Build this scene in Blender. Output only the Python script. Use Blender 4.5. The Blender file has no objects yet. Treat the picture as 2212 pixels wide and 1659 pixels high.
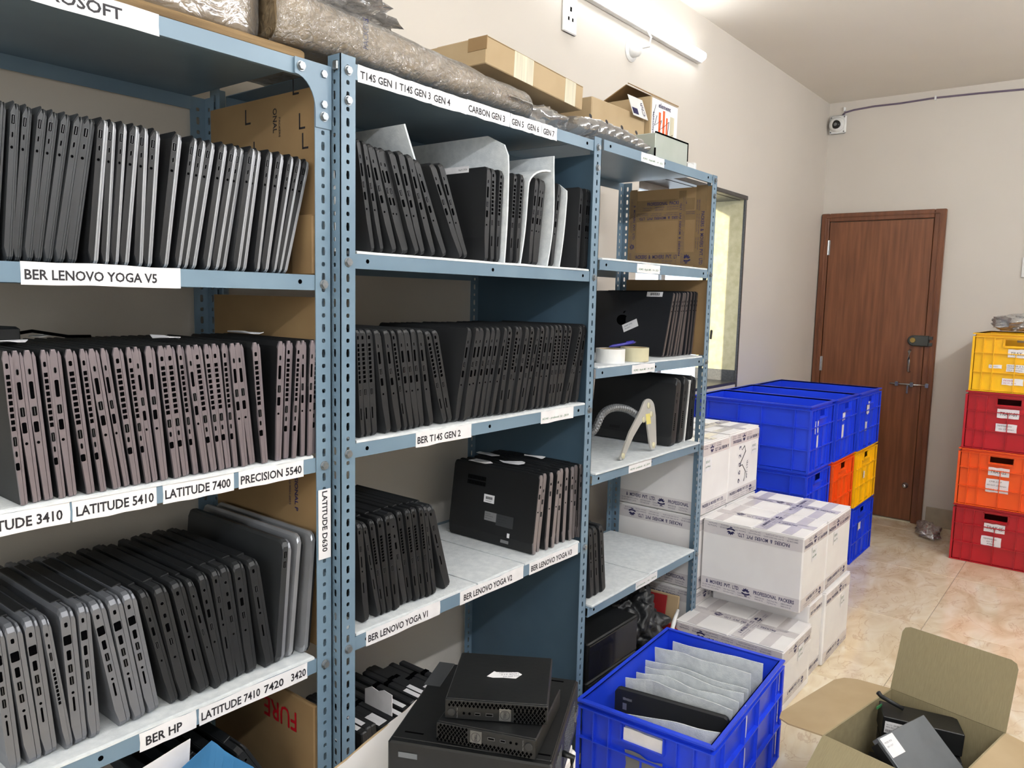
import bpy, math, random
from mathutils import Matrix, Vector, noise
random.seed(7)
PI = math.pi
sc = bpy.context.scene
COL = sc.collection

# ------------------------------------------------------------------ camera
CAMP = Vector((-1.01724, -1.2455, 1.42905)); YAW, PITCH, ROLL = 0.66779, -0.11091, 0.02334
fw = Vector((math.cos(PITCH)*math.cos(YAW), math.cos(PITCH)*math.sin(YAW), math.sin(PITCH)))
rt = fw.cross(Vector((0, 0, 1))).normalized(); up = rt.cross(fw)
r2 = rt*math.cos(ROLL)+up*math.sin(ROLL); u2 = up*math.cos(ROLL)-rt*math.sin(ROLL)
cam = bpy.data.cameras.new('camera'); cam.sensor_width = 36.0; cam.lens = 1680.0/2212*36; cam.clip_start = .05
co = bpy.data.objects.new('camera', cam); COL.objects.link(co)
co.matrix_world = Matrix(((r2.x, u2.x, -fw.x, CAMP.x), (r2.y, u2.y, -fw.y, CAMP.y), (r2.z, u2.z, -fw.z, CAMP.z), (0, 0, 0, 1)))
sc.camera = co

# ------------------------------------------------------------------ world, sun, large lights, exposure
wd = bpy.data.worlds.new('world'); sc.world = wd; wd.use_nodes = True
wd.node_tree.nodes['Background'].inputs[0].default_value = (.80, .90, 1, 1)
wd.node_tree.nodes['Background'].inputs[1].default_value = 1.6
sun = bpy.data.lights.new('sun', 'SUN'); sun.energy = 5.0; sun.color = (1, .93, .74); sun.angle = .02
so = bpy.data.objects.new('sun', sun); COL.objects.link(so)
so.rotation_euler = Vector((1.0, -.15, -.08)).to_track_quat('-Z', 'Y').to_euler()
TUBE, TUBE2 = 15.0, 94.0                                 # emission of the seen wall tube and the unseen ones opposite
al = bpy.data.lights.new('rear_fill', 'AREA'); al.shape = 'RECTANGLE'; al.size = 1.9; al.size_y = 1.5
al.energy = 46; al.color = (.90, .96, 1.0)   # unseen fill light added behind the camera; the wall has no opening there
ao = bpy.data.objects.new('rear_fill', al); COL.objects.link(ao)
ao.location = (-2.5, -1.65, 1.75); ao.rotation_euler = Vector((1, .12, -.12)).to_track_quat('-Z', 'Y').to_euler()
vs = sc.view_settings
vs.view_transform = 'Standard'; vs.look = 'None'; vs.gamma = 1; vs.exposure = 0.27; vs.use_curve_mapping = False

# ------------------------------------------------------------------ helpers: materials
def lin(c):
    c = c/255
    return c/12.92 if c <= .04045 else ((c+.055)/1.055)**2.4
def rgb(c): return (lin(c[0]), lin(c[1]), lin(c[2]), 1)
def pm(name, c, rough=.5, metal=0., c2=None, ns=8., nd=3., bump=0., bs=60., spec=.5, stretch=None, coat=0., emit=None):
    m = bpy.data.materials.new(name); m.use_nodes = True
    nt = m.node_tree; b = nt.nodes['Principled BSDF']
    b.inputs['Roughness'].default_value = rough; b.inputs['Metallic'].default_value = metal
    b.inputs['Specular IOR Level'].default_value = spec
    if coat: b.inputs['Coat Weight'].default_value = coat
    tc = nt.nodes.new('ShaderNodeTexCoord'); mp = nt.nodes.new('ShaderNodeMapping')
    nt.links.new(tc.outputs['Object'], mp.inputs['Vector'])
    if stretch: mp.inputs['Scale'].default_value = stretch
    if c2 is None: c2 = tuple(int(x*.9) for x in c)
    n = nt.nodes.new('ShaderNodeTexNoise'); n.inputs['Scale'].default_value = ns; n.inputs['Detail'].default_value = nd
    nt.links.new(mp.outputs[0], n.inputs['Vector'])
    r = nt.nodes.new('ShaderNodeValToRGB'); r.color_ramp.elements[0].position = .35; r.color_ramp.elements[1].position = .65
    r.color_ramp.elements[0].color = rgb(c2); r.color_ramp.elements[1].color = rgb(c)
    nt.links.new(n.outputs[0], r.inputs[0]); nt.links.new(r.outputs[0], b.inputs['Base Color'])
    if bump:
        n2 = nt.nodes.new('ShaderNodeTexNoise'); n2.inputs['Scale'].default_value = bs; n2.inputs['Detail'].default_value = 3
        nt.links.new(mp.outputs[0], n2.inputs['Vector'])
        bp = nt.nodes.new('ShaderNodeBump'); bp.inputs['Strength'].default_value = bump; bp.inputs['Distance'].default_value = .004
        nt.links.new(n2.outputs[0], bp.inputs['Height']); nt.links.new(bp.outputs[0], b.inputs['Normal'])
    if emit:
        b.inputs['Emission Color'].default_value = emit[0]+(1,) if len(emit[0]) == 3 else emit[0]
        b.inputs['Emission Strength'].default_value = emit[1]
    return m
def film(name, clear=.8, tint=(1, 1, 1), rough=.12, bs=40, bump=.8, white=.3):
    m = bpy.data.materials.new(name); m.use_nodes = True; nt = m.node_tree; nt.nodes.clear()
    o = nt.nodes.new('ShaderNodeOutputMaterial'); t = nt.nodes.new('ShaderNodeBsdfTransparent'); t.inputs[0].default_value = tint+(1,)
    gl = nt.nodes.new('ShaderNodeBsdfGlossy'); gl.inputs['Roughness'].default_value = rough; gl.inputs[0].default_value = (.95, .95, .96, 1)
    df = nt.nodes.new('ShaderNodeBsdfDiffuse'); df.inputs[0].default_value = (.85, .85, .86, 1)
    g = nt.nodes.new('ShaderNodeMixShader'); g.inputs[0].default_value = .2
    fr = nt.nodes.new('ShaderNodeLayerWeight'); fr.inputs['Blend'].default_value = white
    ad = nt.nodes.new('ShaderNodeMath'); ad.operation = 'ADD'; ad.inputs[1].default_value = 1-clear; ad.use_clamp = True
    mx = nt.nodes.new('ShaderNodeMixShader')
    tc = nt.nodes.new('ShaderNodeTexCoord'); n = nt.nodes.new('ShaderNodeTexNoise'); n.inputs['Scale'].default_value = bs; n.inputs['Detail'].default_value = 4
    n.inputs['Distortion'].default_value = 1.5
    bp = nt.nodes.new('ShaderNodeBump'); bp.inputs['Strength'].default_value = bump; bp.inputs['Distance'].default_value = .01
    L = nt.links.new
    L(tc.outputs['Object'], n.inputs['Vector']); L(n.outputs[0], bp.inputs['Height'])
    L(bp.outputs[0], gl.inputs['Normal']); L(bp.outputs[0], fr.inputs['Normal']); L(gl.outputs[0], g.inputs[1]); L(df.outputs[0], g.inputs[2])
    L(fr.outputs['Fresnel'], ad.inputs[0]); L(ad.outputs[0], mx.inputs[0]); L(t.outputs[0], mx.inputs[1]); L(g.outputs[0], mx.inputs[2]); L(mx.outputs[0], o.inputs[0])
    return m

M = {}
M['wall'] = pm('wall_paint', (208, 201, 191), .6, c2=(203, 196, 186), ns=1.3, bump=.05, bs=180)
M['ceil'] = pm('ceiling_paint', (236, 230, 219), .7, c2=(230, 224, 213), ns=1)
M['rack'] = pm('rack_blue_grey_paint', (116, 139, 156), .38, c2=(104, 127, 145), ns=5, bump=.04, bs=25)
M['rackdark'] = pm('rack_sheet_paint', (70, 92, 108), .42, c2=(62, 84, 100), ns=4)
M['bolt'] = pm('zinc_bolt', (150, 155, 158), .35, .7, ns=90)
M['black'] = pm('black_void', (6, 6, 7), 1., spec=.0)
M['paper'] = pm('label_paper', (238, 236, 238), .45, c2=(228, 226, 228), ns=25)
M['ink'] = pm('black_ink', (34, 32, 38), .6)
M['inkb'] = pm('blue_ink', (40, 36, 86), .6)
M['inkg'] = pm('green_ink', (38, 110, 62), .6)
M['inkgr'] = pm('grey_ink', (120, 120, 122), .6)
M['foam'] = pm('white_foam', (224, 228, 230), .8, c2=(210, 215, 218), ns=55, bump=.3, bs=260)
M['card'] = pm('brown_cardboard', (150, 122, 84), .75, c2=(140, 112, 76), ns=7, stretch=(1, 1, 1))
M['cardl'] = pm('light_cardboard', (178, 156, 122), .72, c2=(168, 145, 110), ns=6)
M['cardo'] = pm('olive_corrugated_card', (150, 138, 106), .75, c2=(140, 128, 98), ns=40, stretch=(1, 14, 1))
M['wcard'] = pm('white_cardboard', (238, 235, 233), .55, c2=(230, 226, 225), ns=5, bump=.12, bs=14)
M['tape'] = pm('printed_tape_film', (218, 212, 211), .2, c2=(206, 200, 201), ns=9, bump=.2, bs=22)
M['tapeb'] = pm('brown_printed_tape', (140, 116, 84), .25, c2=(128, 106, 76), ns=8, bump=.15, bs=20)
M['tapec'] = pm('cream_tape', (214, 206, 180), .3, c2=(186, 180, 158), ns=14, stretch=(8, 1, .3))
M['door'] = pm('teak_veneer', (128, 80, 52), .36, c2=(104, 62, 38), ns=5, nd=6, stretch=(1, 9, .55), bump=.03, bs=50)
M['doorf'] = pm('teak_frame', (118, 72, 46), .36, c2=(98, 58, 36), ns=6, nd=5, stretch=(1, 6, .8))
M['steel'] = pm('bright_steel', (188, 190, 192), .25, .9)
M['lock'] = pm('grey_lock_enamel', (70, 72, 68), .4, .3)
M['brass'] = pm('brass', (190, 160, 90), .3, .8)
M['wplast'] = pm('white_plastic', (236, 236, 234), .35)
M['granite'] = pm('dark_granite', (70, 68, 66), .35, c2=(52, 50, 49), ns=120)
M['jamb'] = pm('window_jamb_plaster', (196, 186, 150), .7, c2=(180, 170, 132), ns=30, bump=.2, bs=90)
M['alu'] = pm('window_aluminium', (200, 200, 200), .35, .6)
M['skirt'] = pm('skirting_marble', (178, 168, 148), .3, c2=(160, 150, 130), ns=9, nd=5)
def crate_mat(n, c, c2): return pm(n, c, .34, c2=c2, ns=3, bump=.03, bs=30)
M['blue'] = crate_mat('blue_crate_plastic', (34, 72, 228), (28, 62, 208))
M['orange'] = crate_mat('orange_crate_plastic', (246, 96, 26), (236, 86, 20))
M['yellow'] = crate_mat('yellow_crate_plastic', (252, 198, 14), (244, 186, 10))
M['red'] = crate_mat('red_crate_plastic', (190, 22, 38), (176, 18, 32))
M['bump'] = film('bubble_wrap_film', .82, bs=60, bump=1.0, rough=.16, white=.4)
M['film'] = film('clear_stretch_film', .74, bs=20, bump=1.0, rough=.14, white=.4)
M['air'] = film('air_pillow_film', .66, bs=12, bump=.6, rough=.1, white=.4)
M['bagfilm'] = film('thin_bag_film', .6, bs=20, bump=.7, rough=.25, white=.4)
M['bag'] = pm('black_bin_bag', (34, 35, 37), .4, bump=1.0, bs=34)
M['redp'] = pm('red_plastic_sheet', (150, 30, 32), .45)
M['wood'] = pm('old_wood_plank', (140, 114, 78), .75, c2=(100, 78, 48), ns=6, nd=6, stretch=(.6, 8, 8), bump=.3, bs=30)
M['cable'] = pm('violet_grey_cable', (112, 98, 118), .5)
M['mblue'] = pm('matte_blue_card', (62, 128, 184), .45)
M['pen'] = pm('blue_pen_plastic', (50, 46, 150), .3)
M['bronze'] = pm('laptop_bronze_grey', (146, 137, 143), .34, .55, c2=(134, 125, 131), ns=4)
M['lapblk'] = pm('laptop_matte_black', (40, 41, 43), .45, c2=(35, 36, 38), ns=6, spec=.4)
M['lapdk'] = pm('laptop_dark_lid', (24, 25, 27), .5, spec=.4)
M['lapgry'] = pm('laptop_charcoal', (58, 60, 63), .42, .2)
M['lapsil'] = pm('laptop_silver', (150, 152, 158), .36, .45, c2=(138, 140, 146), ns=4)
M['laprose'] = pm('laptop_warm_grey', (150, 142, 143), .38, .4)
M['macedge'] = pm('laptop_brown_grey_edge', (104, 94, 92), .42, .45)
M['maclid'] = pm('laptop_space_black_lid', (38, 39, 44), .42, .3)
M['rim'] = pm('port_metal_rim', (92, 92, 95), .4, .7)
M['hpsil'] = pm('laptop_pewter', (122, 124, 130), .36, .45, c2=(112, 114, 120), ns=4)
M['pcblk'] = pm('pc_black_metal', (21, 22, 23), .42, c2=(16, 17, 18), ns=9, bump=.05, bs=80, spec=.4)
M['pcgry'] = pm('pc_dark_silver', (112, 116, 120), .4, .4, c2=(100, 104, 108), ns=12)
M['badge'] = pm('badge_silver', (112, 112, 110), .35, .6)
M['tube'] = pm('tube_light_diffuser', (255, 255, 255), .5, emit=((.93, .96, 1.0), TUBE))
M['tube2'] = pm('unseen_tube_diffuser', (255, 255, 255), .5, emit=((.93, .96, 1.0), TUBE2))
M['sock'] = pm('grey_gooseneck', (120, 122, 124), .4, .4)
M['cream'] = pm('cream_rubber', (206, 200, 168), .5)
M['metbox'] = pm('grey_green_metal', (172, 178, 170), .4, .1, c2=(160, 168, 158), ns=6)
M['yogadk'] = pm('laptop_black_base', (30, 31, 33), .42, spec=.4)
M['yogasl'] = pm('laptop_bright_edge', (176, 178, 183), .32, .5)
M['ply'] = pm('stand_plate_paint', (176, 174, 168), .45)
M['yel'] = pm('yellow_note', (222, 208, 120), .6)
M['shiny'] = pm('glossy_black_panel', (30, 31, 34), .12, c2=(24, 24, 26), ns=9)
M['darkglass'] = film('window_glass', .93, bs=3, bump=.0, rough=.03, white=.12)

# marble floor tile
def marble():
    m = bpy.data.materials.new('polished_marble_tile'); m.use_nodes = True; nt = m.node_tree; b = nt.nodes['Principled BSDF']; L = nt.links.new
    b.inputs['Roughness'].default_value = .10
    tc = nt.nodes.new('ShaderNodeTexCoord'); oi = nt.nodes.new('ShaderNodeObjectInfo')
    mp = nt.nodes.new('ShaderNodeVectorMath'); mp.operation = 'ADD'
    g = nt.nodes.new('ShaderNodeVectorMath'); g.operation = 'MULTIPLY'; g.inputs[1].default_value = (1.0, 1.9, 1)
    sc3 = nt.nodes.new('ShaderNodeVectorMath'); sc3.operation = 'SCALE'; sc3.inputs['Scale'].default_value = 9
    cv = nt.nodes.new('ShaderNodeCombineXYZ'); L(oi.outputs['Random'], cv.inputs[0]); L(oi.outputs['Random'], cv.inputs[1]); L(cv.outputs[0], sc3.inputs[0])
    L(tc.outputs['Object'], g.inputs[0]); L(g.outputs[0], mp.inputs[0]); L(sc3.outputs[0], mp.inputs[1])
    n1 = nt.nodes.new('ShaderNodeTexNoise'); n1.inputs['Scale'].default_value = 4.2; n1.inputs['Detail'].default_value = 7; n1.inputs['Distortion'].default_value = 1.2
    n2 = nt.nodes.new('ShaderNodeTexNoise'); n2.inputs['Scale'].default_value = 3.6; n2.inputs['Detail'].default_value = 9; n2.inputs['Distortion'].default_value = 1.4
    L(mp.outputs[0], n1.inputs['Vector']); L(mp.outputs[0], n2.inputs['Vector'])
    r1 = nt.nodes.new('ShaderNodeValToRGB'); e = r1.color_ramp.elements
    e[0].position = .3; e[0].color = rgb((216, 194, 160)); e[1].position = .72; e[1].color = rgb((244, 235, 214))
    k = e.new(.5); k.color = rgb((232, 216, 186))
    L(n1.outputs[0], r1.inputs[0])
    r2_ = nt.nodes.new('ShaderNodeValToRGB'); e = r2_.color_ramp.elements
    e[0].position = .485; e[0].color = (0, 0, 0, 1); e[1].position = .515; e[1].color = (0, 0, 0, 1); k = e.new(.5); k.color = (1, 1, 1, 1)
    L(n2.outputs[0], r2_.inputs[0])
    mx = nt.nodes.new('ShaderNodeMixRGB'); mx.inputs[2].default_value = rgb((186, 146, 112)); 
    mu = nt.nodes.new('ShaderNodeMath'); mu.operation = 'MULTIPLY'; mu.inputs[1].default_value = .42
    L(r2_.outputs[0], mu.inputs[0]); L(mu.outputs[0], mx.inputs[0]); L(r1.outputs[0], mx.inputs[1]); L(mx.outputs[0], b.inputs['Base Color'])
    return m
M['marble'] = marble()

# ------------------------------------------------------------------ helpers: meshes
_TX = {}
def text_geo(s, bold=.0):
    k = (s, bold)
    if k in _TX: return _TX[k]
    cu = bpy.data.curves.new('lettering', 'FONT'); cu.body = s; cu.size = 1; cu.resolution_u = 2; cu.offset = bold; cu.fill_mode = 'FRONT'
    ob = bpy.data.objects.new('lettering', cu)
    me = bpy.data.meshes.new_from_object(ob)
    vs_ = [v.co.copy() for v in me.vertices]; fs = [tuple(p.vertices) for p in me.polygons]
    bpy.data.objects.remove(ob); bpy.data.meshes.remove(me)
    if not vs_: _TX[k] = ([], [], 1, 1); return _TX[k]
    x0 = min(v.x for v in vs_); x1 = max(v.x for v in vs_); y0 = min(v.y for v in vs_); y1 = max(v.y for v in vs_)
    _TX[k] = ([(v.x-x0, v.y-y0) for v in vs_], fs, max(x1-x0, 1e-4), max(y1-y0, 1e-4)); return _TX[k]

class MB:
    def __init__(s): s.v = []; s.f = []; s.m = []
    def add(s, vs_, fs, mi=0, T=None):
        o = len(s.v)
        if T is not None: vs_ = [T @ Vector(v) for v in vs_]
        s.v += [tuple(v) for v in vs_]; s.f += [tuple(i+o for i in f) for f in fs]; s.m += [mi]*len(fs); return s
    def box(s, x0, x1, y0, y1, z0, z1, mi=0, T=None):
        return s.add([(x0,y0,z0),(x1,y0,z0),(x1,y1,z0),(x0,y1,z0),(x0,y0,z1),(x1,y0,z1),(x1,y1,z1),(x0,y1,z1)],
                     [(0,3,2,1),(4,5,6,7),(0,1,5,4),(1,2,6,5),(2,3,7,6),(3,0,4,7)], mi, T)
    def bbox(s, x0, x1, y0, y1, z0, z1, b=.004, mi=0, T=None):        # box with chamfered edges
        R = []
        for z, i in ((z0, b), (z0+b, 0), (z1-b, 0), (z1, b)):
            a0, a1, c0, c1 = x0+i, x1-i, y0+i, y1-i
            R.append([(a0+b,c0,z),(a1-b,c0,z),(a1,c0+b,z),(a1,c1-b,z),(a1-b,c1,z),(a0+b,c1,z),(a0,c1-b,z),(a0,c0+b,z)])
        return s.loft(R, mi, T)
    def loft(s, R, mi=0, T=None, cap=True, closed=True):
        n = len(R[0]); vs_ = [p for r in R for p in r]; fs = []
        for k in range(len(R)-1):
            for i in range(n if closed else n-1):
                j = (i+1) % n; fs.append((k*n+i, k*n+j, (k+1)*n+j, (k+1)*n+i))
        if cap: fs.append(tuple(range(n-1, -1, -1))); fs.append(tuple((len(R)-1)*n+i for i in range(n)))
        return s.add(vs_, fs, mi, T)
    def prism(s, poly, z0, z1, mi=0, T=None):
        return s.loft([[(x, y, z0) for x, y in poly], [(x, y, z1) for x, y in poly]], mi, T)
    def lathe(s, prof, n=16, mi=0, T=None):
        return s.loft([[(r*math.cos(2*PI*i/n), r*math.sin(2*PI*i/n), z) for i in range(n)] for r, z in prof], mi, T)
    def tube(s, path, r, n=8, mi=0, T=None):
        P = [Vector(p) for p in path]; R = []; ref = Vector((0, 0, 1))
        for i, q in enumerate(P):
            d = (P[min(i+1, len(P)-1)]-P[max(i-1, 0)]).normalized()
            a = d.cross(ref)
            if a.length < .05: a = d.cross(Vector((1, 0, 0)))
            a.normalize(); b = d.cross(a); rr = r[i] if isinstance(r, (list, tuple)) else r
            R.append([tuple(q+rr*(math.cos(2*PI*k/n)*a+math.sin(2*PI*k/n)*b)) for k in range(n)])
        return s.loft(R, mi, T)
    def text(s, t, T, h, w=None, mi=0, bold=.0, n=.0006, shear=0.):
        vs_, fs, W, H = text_geo(t, bold)
        if not vs_: return 0
        kx = h/H if w is None else w/W; ky = h/H
        s.add([(x*kx+shear*y*ky, y*ky, n) for x, y in vs_], fs, mi, T); return W*kx
    def mesh(s, name, mats, smooth=False):
        me = bpy.data.meshes.new(name); me.from_pydata(s.v, [], s.f)
        for m in mats: me.materials.append(M[m] if isinstance(m, str) else m)
        if len(mats) > 1: me.polygons.foreach_set('material_index', s.m)
        if smooth: me.polygons.foreach_set('use_smooth', [True]*len(s.f))
        me.update(); return me
    def build(s, name, mats, parent=None, smooth=False, T=None, kind=None):
        if isinstance(mats, str): mats = [mats]
        return link(name, s.mesh(name, mats, smooth), parent, T, kind)
def link(name, me, parent=None, T=None, kind=None):
    o = bpy.data.objects.new(name, me); COL.objects.link(o)
    if parent is not None: o.parent = parent
    if T is not None: o.matrix_basis = T
    if kind: o['kind'] = kind
    return o
def weld(o):
    import bmesh
    b = bmesh.new(); b.from_mesh(o.data); bmesh.ops.remove_doubles(b, verts=b.verts, dist=1e-5); b.to_mesh(o.data); b.free(); return o
def thing(name, label, cat, loc=(0, 0, 0), rot=(0, 0, 0), group=None):
    o = bpy.data.objects.new(name, None); COL.objects.link(o); o.empty_display_size = .02
    o.location = loc; o.rotation_euler = rot; return tag(o, label, cat, group)
def tag(o, label, cat, group=None):
    o['label'] = label; o['category'] = cat
    if group: o['group'] = group
    return o
def struct(o): o['kind'] = 'structure'; return o
def fr(o, u, v):
    u = Vector(u).normalized(); v = Vector(v).normalized(); n = u.cross(v)
    return Matrix(((u.x, v.x, n.x, o[0]), (u.y, v.y, n.y, o[1]), (u.z, v.z, n.z, o[2]), (0, 0, 0, 1)))
FY = lambda x, y, z: fr((x, y, z), (1, 0, 0), (0, 0, 1))            # on a face that looks along -Y
FX = lambda x, y, z: fr((x, y, z), (0, -1, 0), (0, 0, 1))           # on a face that looks along -X
FZ = lambda x, y, z: fr((x, y, z), (1, 0, 0), (0, 1, 0))            # on a face that looks up
def rotz(T, a): return T @ Matrix.Rotation(a, 4, 'Z')
def TR(loc, rz=0., rx=0., ry=0.):
    return Matrix.Translation(loc) @ Matrix.Rotation(rz, 4, 'Z') @ Matrix.Rotation(ry, 4, 'Y') @ Matrix.Rotation(rx, 4, 'X')
def paper(parent, T, w, h, lines, name='label', ink='ink', bold=.012, mat='paper', ragged=.0, shear=0., n=.0004):
    """a paper label (part) with its lettering (sibling part); lines: (text, x, y, height, width or None)"""
    mb = MB()
    if ragged:
        rnd = random.Random(int(w*9999)+len(lines))
        pts = [(0, 0)]+[(w*k/5, rnd.uniform(-1, 1)*ragged) for k in range(1, 5)]+[(w, 0), (w+rnd.uniform(-1, 1)*ragged, h*.5), (w, h)]
        pts += [(w*k/5, h+rnd.uniform(-1, 1)*ragged) for k in range(4, 0, -1)]+[(0, h), (rnd.uniform(-1, 1)*ragged, h*.5)]
        mb.prism(pts, 0, n, 0, T)
    else: mb.box(0, w, 0, h, 0, n, 0, T)
    o = mb.build(name, [mat], parent)
    if lines:
        t = MB()
        for ln in lines: t.text(ln[0], T @ Matrix.Translation((ln[1], ln[2], 0)), ln[3], ln[4] if len(ln) > 4 else None, 0, bold, n+.0004, shear)
        if t.v: t.build(name+'_lettering', [ink], parent)
    return o
def crinkle(n, m, size, seed=0., flat=.2):
    mb = MB(); R = []
    for j in range(m+1):
        ph = -PI/2+PI*j/m; ring = []
        for i in range(n):
            th = 2*PI*i/n; d = Vector((math.cos(ph)*math.cos(th), math.cos(ph)*math.sin(th), math.sin(ph))); q = d+Vector((seed, seed*1.7, seed*.3))
            r = 1+.30*noise.noise(q*1.5)
            for f, a in ((2.2, .34), (4.2, .16)): r -= a*(1-abs(noise.noise(q*f+Vector((0, 0, f))))*2.2)*.55
            ring.append((d.x*r*size[0], d.y*r*size[1], max(d.z*r, -1+flat)*size[2]))
        R.append(ring)
    mb.loft(R); return mb
def crumple(n=24, m=16, a=.3, f=2.2, seed=0., size=(1, 1, 1), flat=.0):
    mb = MB(); R = []
    for j in range(m+1):
        ph = -PI/2+PI*j/m; ring = []
        for i in range(n):
            th = 2*PI*i/n; d = Vector((math.cos(ph)*math.cos(th), math.cos(ph)*math.sin(th), math.sin(ph)))
            k = noise.noise(d*f+Vector((seed, seed*2, 0))); k2 = abs(noise.noise(d*f*2.3+Vector((0, seed, seed))))
            r = 1+a*k-a*.8*k2
            z = max(d.z*r, -1+flat)
            ring.append((d.x*r*size[0], d.y*r*size[1], z*size[2]))
        R.append(ring)
    mb.loft(R); return mb
ORD = ['', 'first', 'second', 'third', 'fourth', 'fifth', 'sixth', 'seventh', 'eighth', 'ninth', 'tenth', 'eleventh', 'twelfth', 'thirteenth', 'fourteenth', 'fifteenth',
       'sixteenth', 'seventeenth', 'eighteenth', 'nineteenth', 'twentieth', 'twenty-first', 'twenty-second', 'twenty-third', 'twenty-fourth', 'twenty-fifth', 'twenty-sixth',
       'twenty-seventh', 'twenty-eighth', 'twenty-ninth', 'thirtieth', 'thirty-first', 'thirty-second', 'thirty-third', 'thirty-fourth', 'thirty-fifth', 'thirty-sixth']

# ================================================================== the room
XD, YW, ZC, XB, YR = 4.623, .49, 2.794, -2.6, -2.15
WX0, WX1, WZ0, WZ1, WT = 2.05, 3.245, .97, 2.0, .25
fl = MB(); fl.box(XB-.2, XD+.2, YR-.2, YW+.25, -.06, -.004); floor = struct(fl.build('floor', ['skirt']))
tile = MB(); tile.bbox(.001, .799, .001, .799, -.004, 0, .0012); tm = tile.mesh('floor_tile', ['marble'])
for i in range(-4, 7):
    for j in range(-4, 2):
        x, y = 2.0+.8*(i-1), -.635+.8*(j-0)
        x -= .8
        if x > XD or x+.8 < XB or y > YW or y+.8 < YR: continue
        link('floor_tile', tm, floor, Matrix.Translation((x, y, 0)) @ Matrix.Diagonal((1, 1, 1, 1)))
struct(MB().box(XB-.2, XD+.2, YR-.2, YW+.25, ZC, ZC+.06).build('ceiling', ['ceil']))
w = MB()
w.box(XB, WX0, YW, YW+WT, 0, ZC).box(WX1, XD+.1, YW, YW+WT, 0, ZC).box(WX0, WX1, YW, YW+WT, 0, WZ0).box(WX0, WX1, YW, YW+WT, WZ1, ZC)
struct(w.build('wall_left', ['wall']))
struct(MB().box(XD, XD+.1, YR-.1, YW, 0, ZC).build('wall_back', ['wall']))
struct(MB().box(XB-.1, XD+.1, YR-.1, YR, 0, ZC).build('wall_right', ['wall']))
struct(MB().box(XB-.1, XB, YR, YW+WT, 0, ZC).build('wall_rear', ['wall']))
sk = struct(MB().bbox(XD-.014, XD, YR, -.30, 0, .125, .003).build('baseboard_back', ['skirt']))
struct(MB().bbox(XB, XD-.02, YW-.012, YW, 0, .11, .003).build('baseboard_left', ['skirt']))
# window with dark granite surround, plastered jamb, sliding aluminium sashes
win = bpy.data.objects.new('window_1', None); COL.objects.link(win); struct(win)
g = MB(); g.bbox(WX1-.006, WX1+.010, YW-.006, YW+.008, WZ0-.02, WZ1+.02, .002).build('stone_jamb_strip', ['granite'], win)
MB().bbox(WX0-.02, WX1+.012, YW-.010, YW+.03, WZ1-.002, WZ1+.020, .002).build('stone_head_strip', ['granite'], win)
MB().bbox(WX0, WX1, YW-.003, YW+WT, WZ0-.004, WZ0+.012, .002).build('window_sill', ['granite'], win)
MB().box(WX1-.006, WX1, YW+.008, YW+WT, WZ0+.012, WZ0+.075).build('sill_upstand', ['granite'], win)
MB().box(WX1-.004, WX1, YW+.008, YW+WT, WZ0+.075, WZ1).build('jamb_plaster', ['jamb'], win)
MB().box(WX0, WX0+.004, YW+.03, YW+WT, WZ0+.012, WZ1).build('jamb_plaster', ['jamb'], win)
MB().box(WX0, WX1, YW+.03, YW+WT, WZ1-.004, WZ1).build('head_plaster', ['granite'], win)
for a, b, y in ((WX0+.004, 2.62, .64), ):
    s = MB(); s.box(a, a+.04, y, y+.03, WZ0+.012, WZ1-.004).box(b-.04, b, y, y+.03, WZ0+.012, WZ1-.004).box(a+.04, b-.04, y, y+.03, WZ0+.012, WZ0+.05).box(a+.04, b-.04, y, y+.03, WZ1-.04, WZ1-.004)
    s.build('sash_frame', ['alu'], win)
    fm = bpy.data.materials.new('frosted_pane'); fm.use_nodes = True; nt = fm.node_tree; bb = nt.nodes['Principled BSDF']
    bb.inputs['Base Color'].default_value = (.9, .92, .95, 1); bb.inputs['Transmission Weight'].default_value = 1; bb.inputs['Roughness'].default_value = .6; bb.inputs['IOR'].default_value = 1.1
    MB().box(a+.04, b-.04, y+.012, y+.016, WZ0+.05, WZ1-.04).build('pane', [fm], win)
# door
door = bpy.data.objects.new('door_1', None); COL.objects.link(door); door.location = (XD, 0, 0); struct(door)
YL, YRr, DT = .484, -.281, 2.05
def moul(y0, y1, z0, z1, nm):
    m = MB(); m.bbox(-.034, -.001, y0, y1, z0, z1, .004); m.build(nm, ['doorf'], door)
moul(YL-.052, YL, 0, DT, 'frame_jamb'); moul(YRr, YRr+.066, 0, DT, 'frame_jamb'); moul(YRr+.066, YL-.052, DT-.055, DT, 'frame_head')
for y0, y1 in ((YL-.034, YL-.026), (YRr+.028, YRr+.036)): MB().bbox(-.039, -.033, y0, y1, 0, DT-.03, .002).build('frame_bead', ['doorf'], door)
MB().bbox(-.039, -.033, YRr+.036, YL-.034, DT-.03, DT-.022, .002).build('frame_bead', ['doorf'], door)
MB().bbox(-.022, -.001, YRr+.0695, YL-.0555, .012, DT-.0585, .002).build('door_panel', ['door'], door)
MB().box(-.030, -.0005, YRr+.066, YL-.052, 0, .008).build('threshold', ['tapec'], door)
for z in (1.82, 1.02):
    h = MB(); h.box(-.028, -.021, YL-.066, YL-.05, z-.05, z+.05); h.tube([(-.029, YL-.054, z-.05), (-.029, YL-.054, z+.05)], .006, 8); h.build('hinge', ['steel'], door)
lk = MB(); lk.bbox(-.05, -.022, -.243, -.145, 1.175, 1.245, .006); lk.box(-.058, -.034, -.262, -.243, 1.18, 1.2).box(-.058, -.034, -.262, -.243, 1.22, 1.24)
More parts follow.
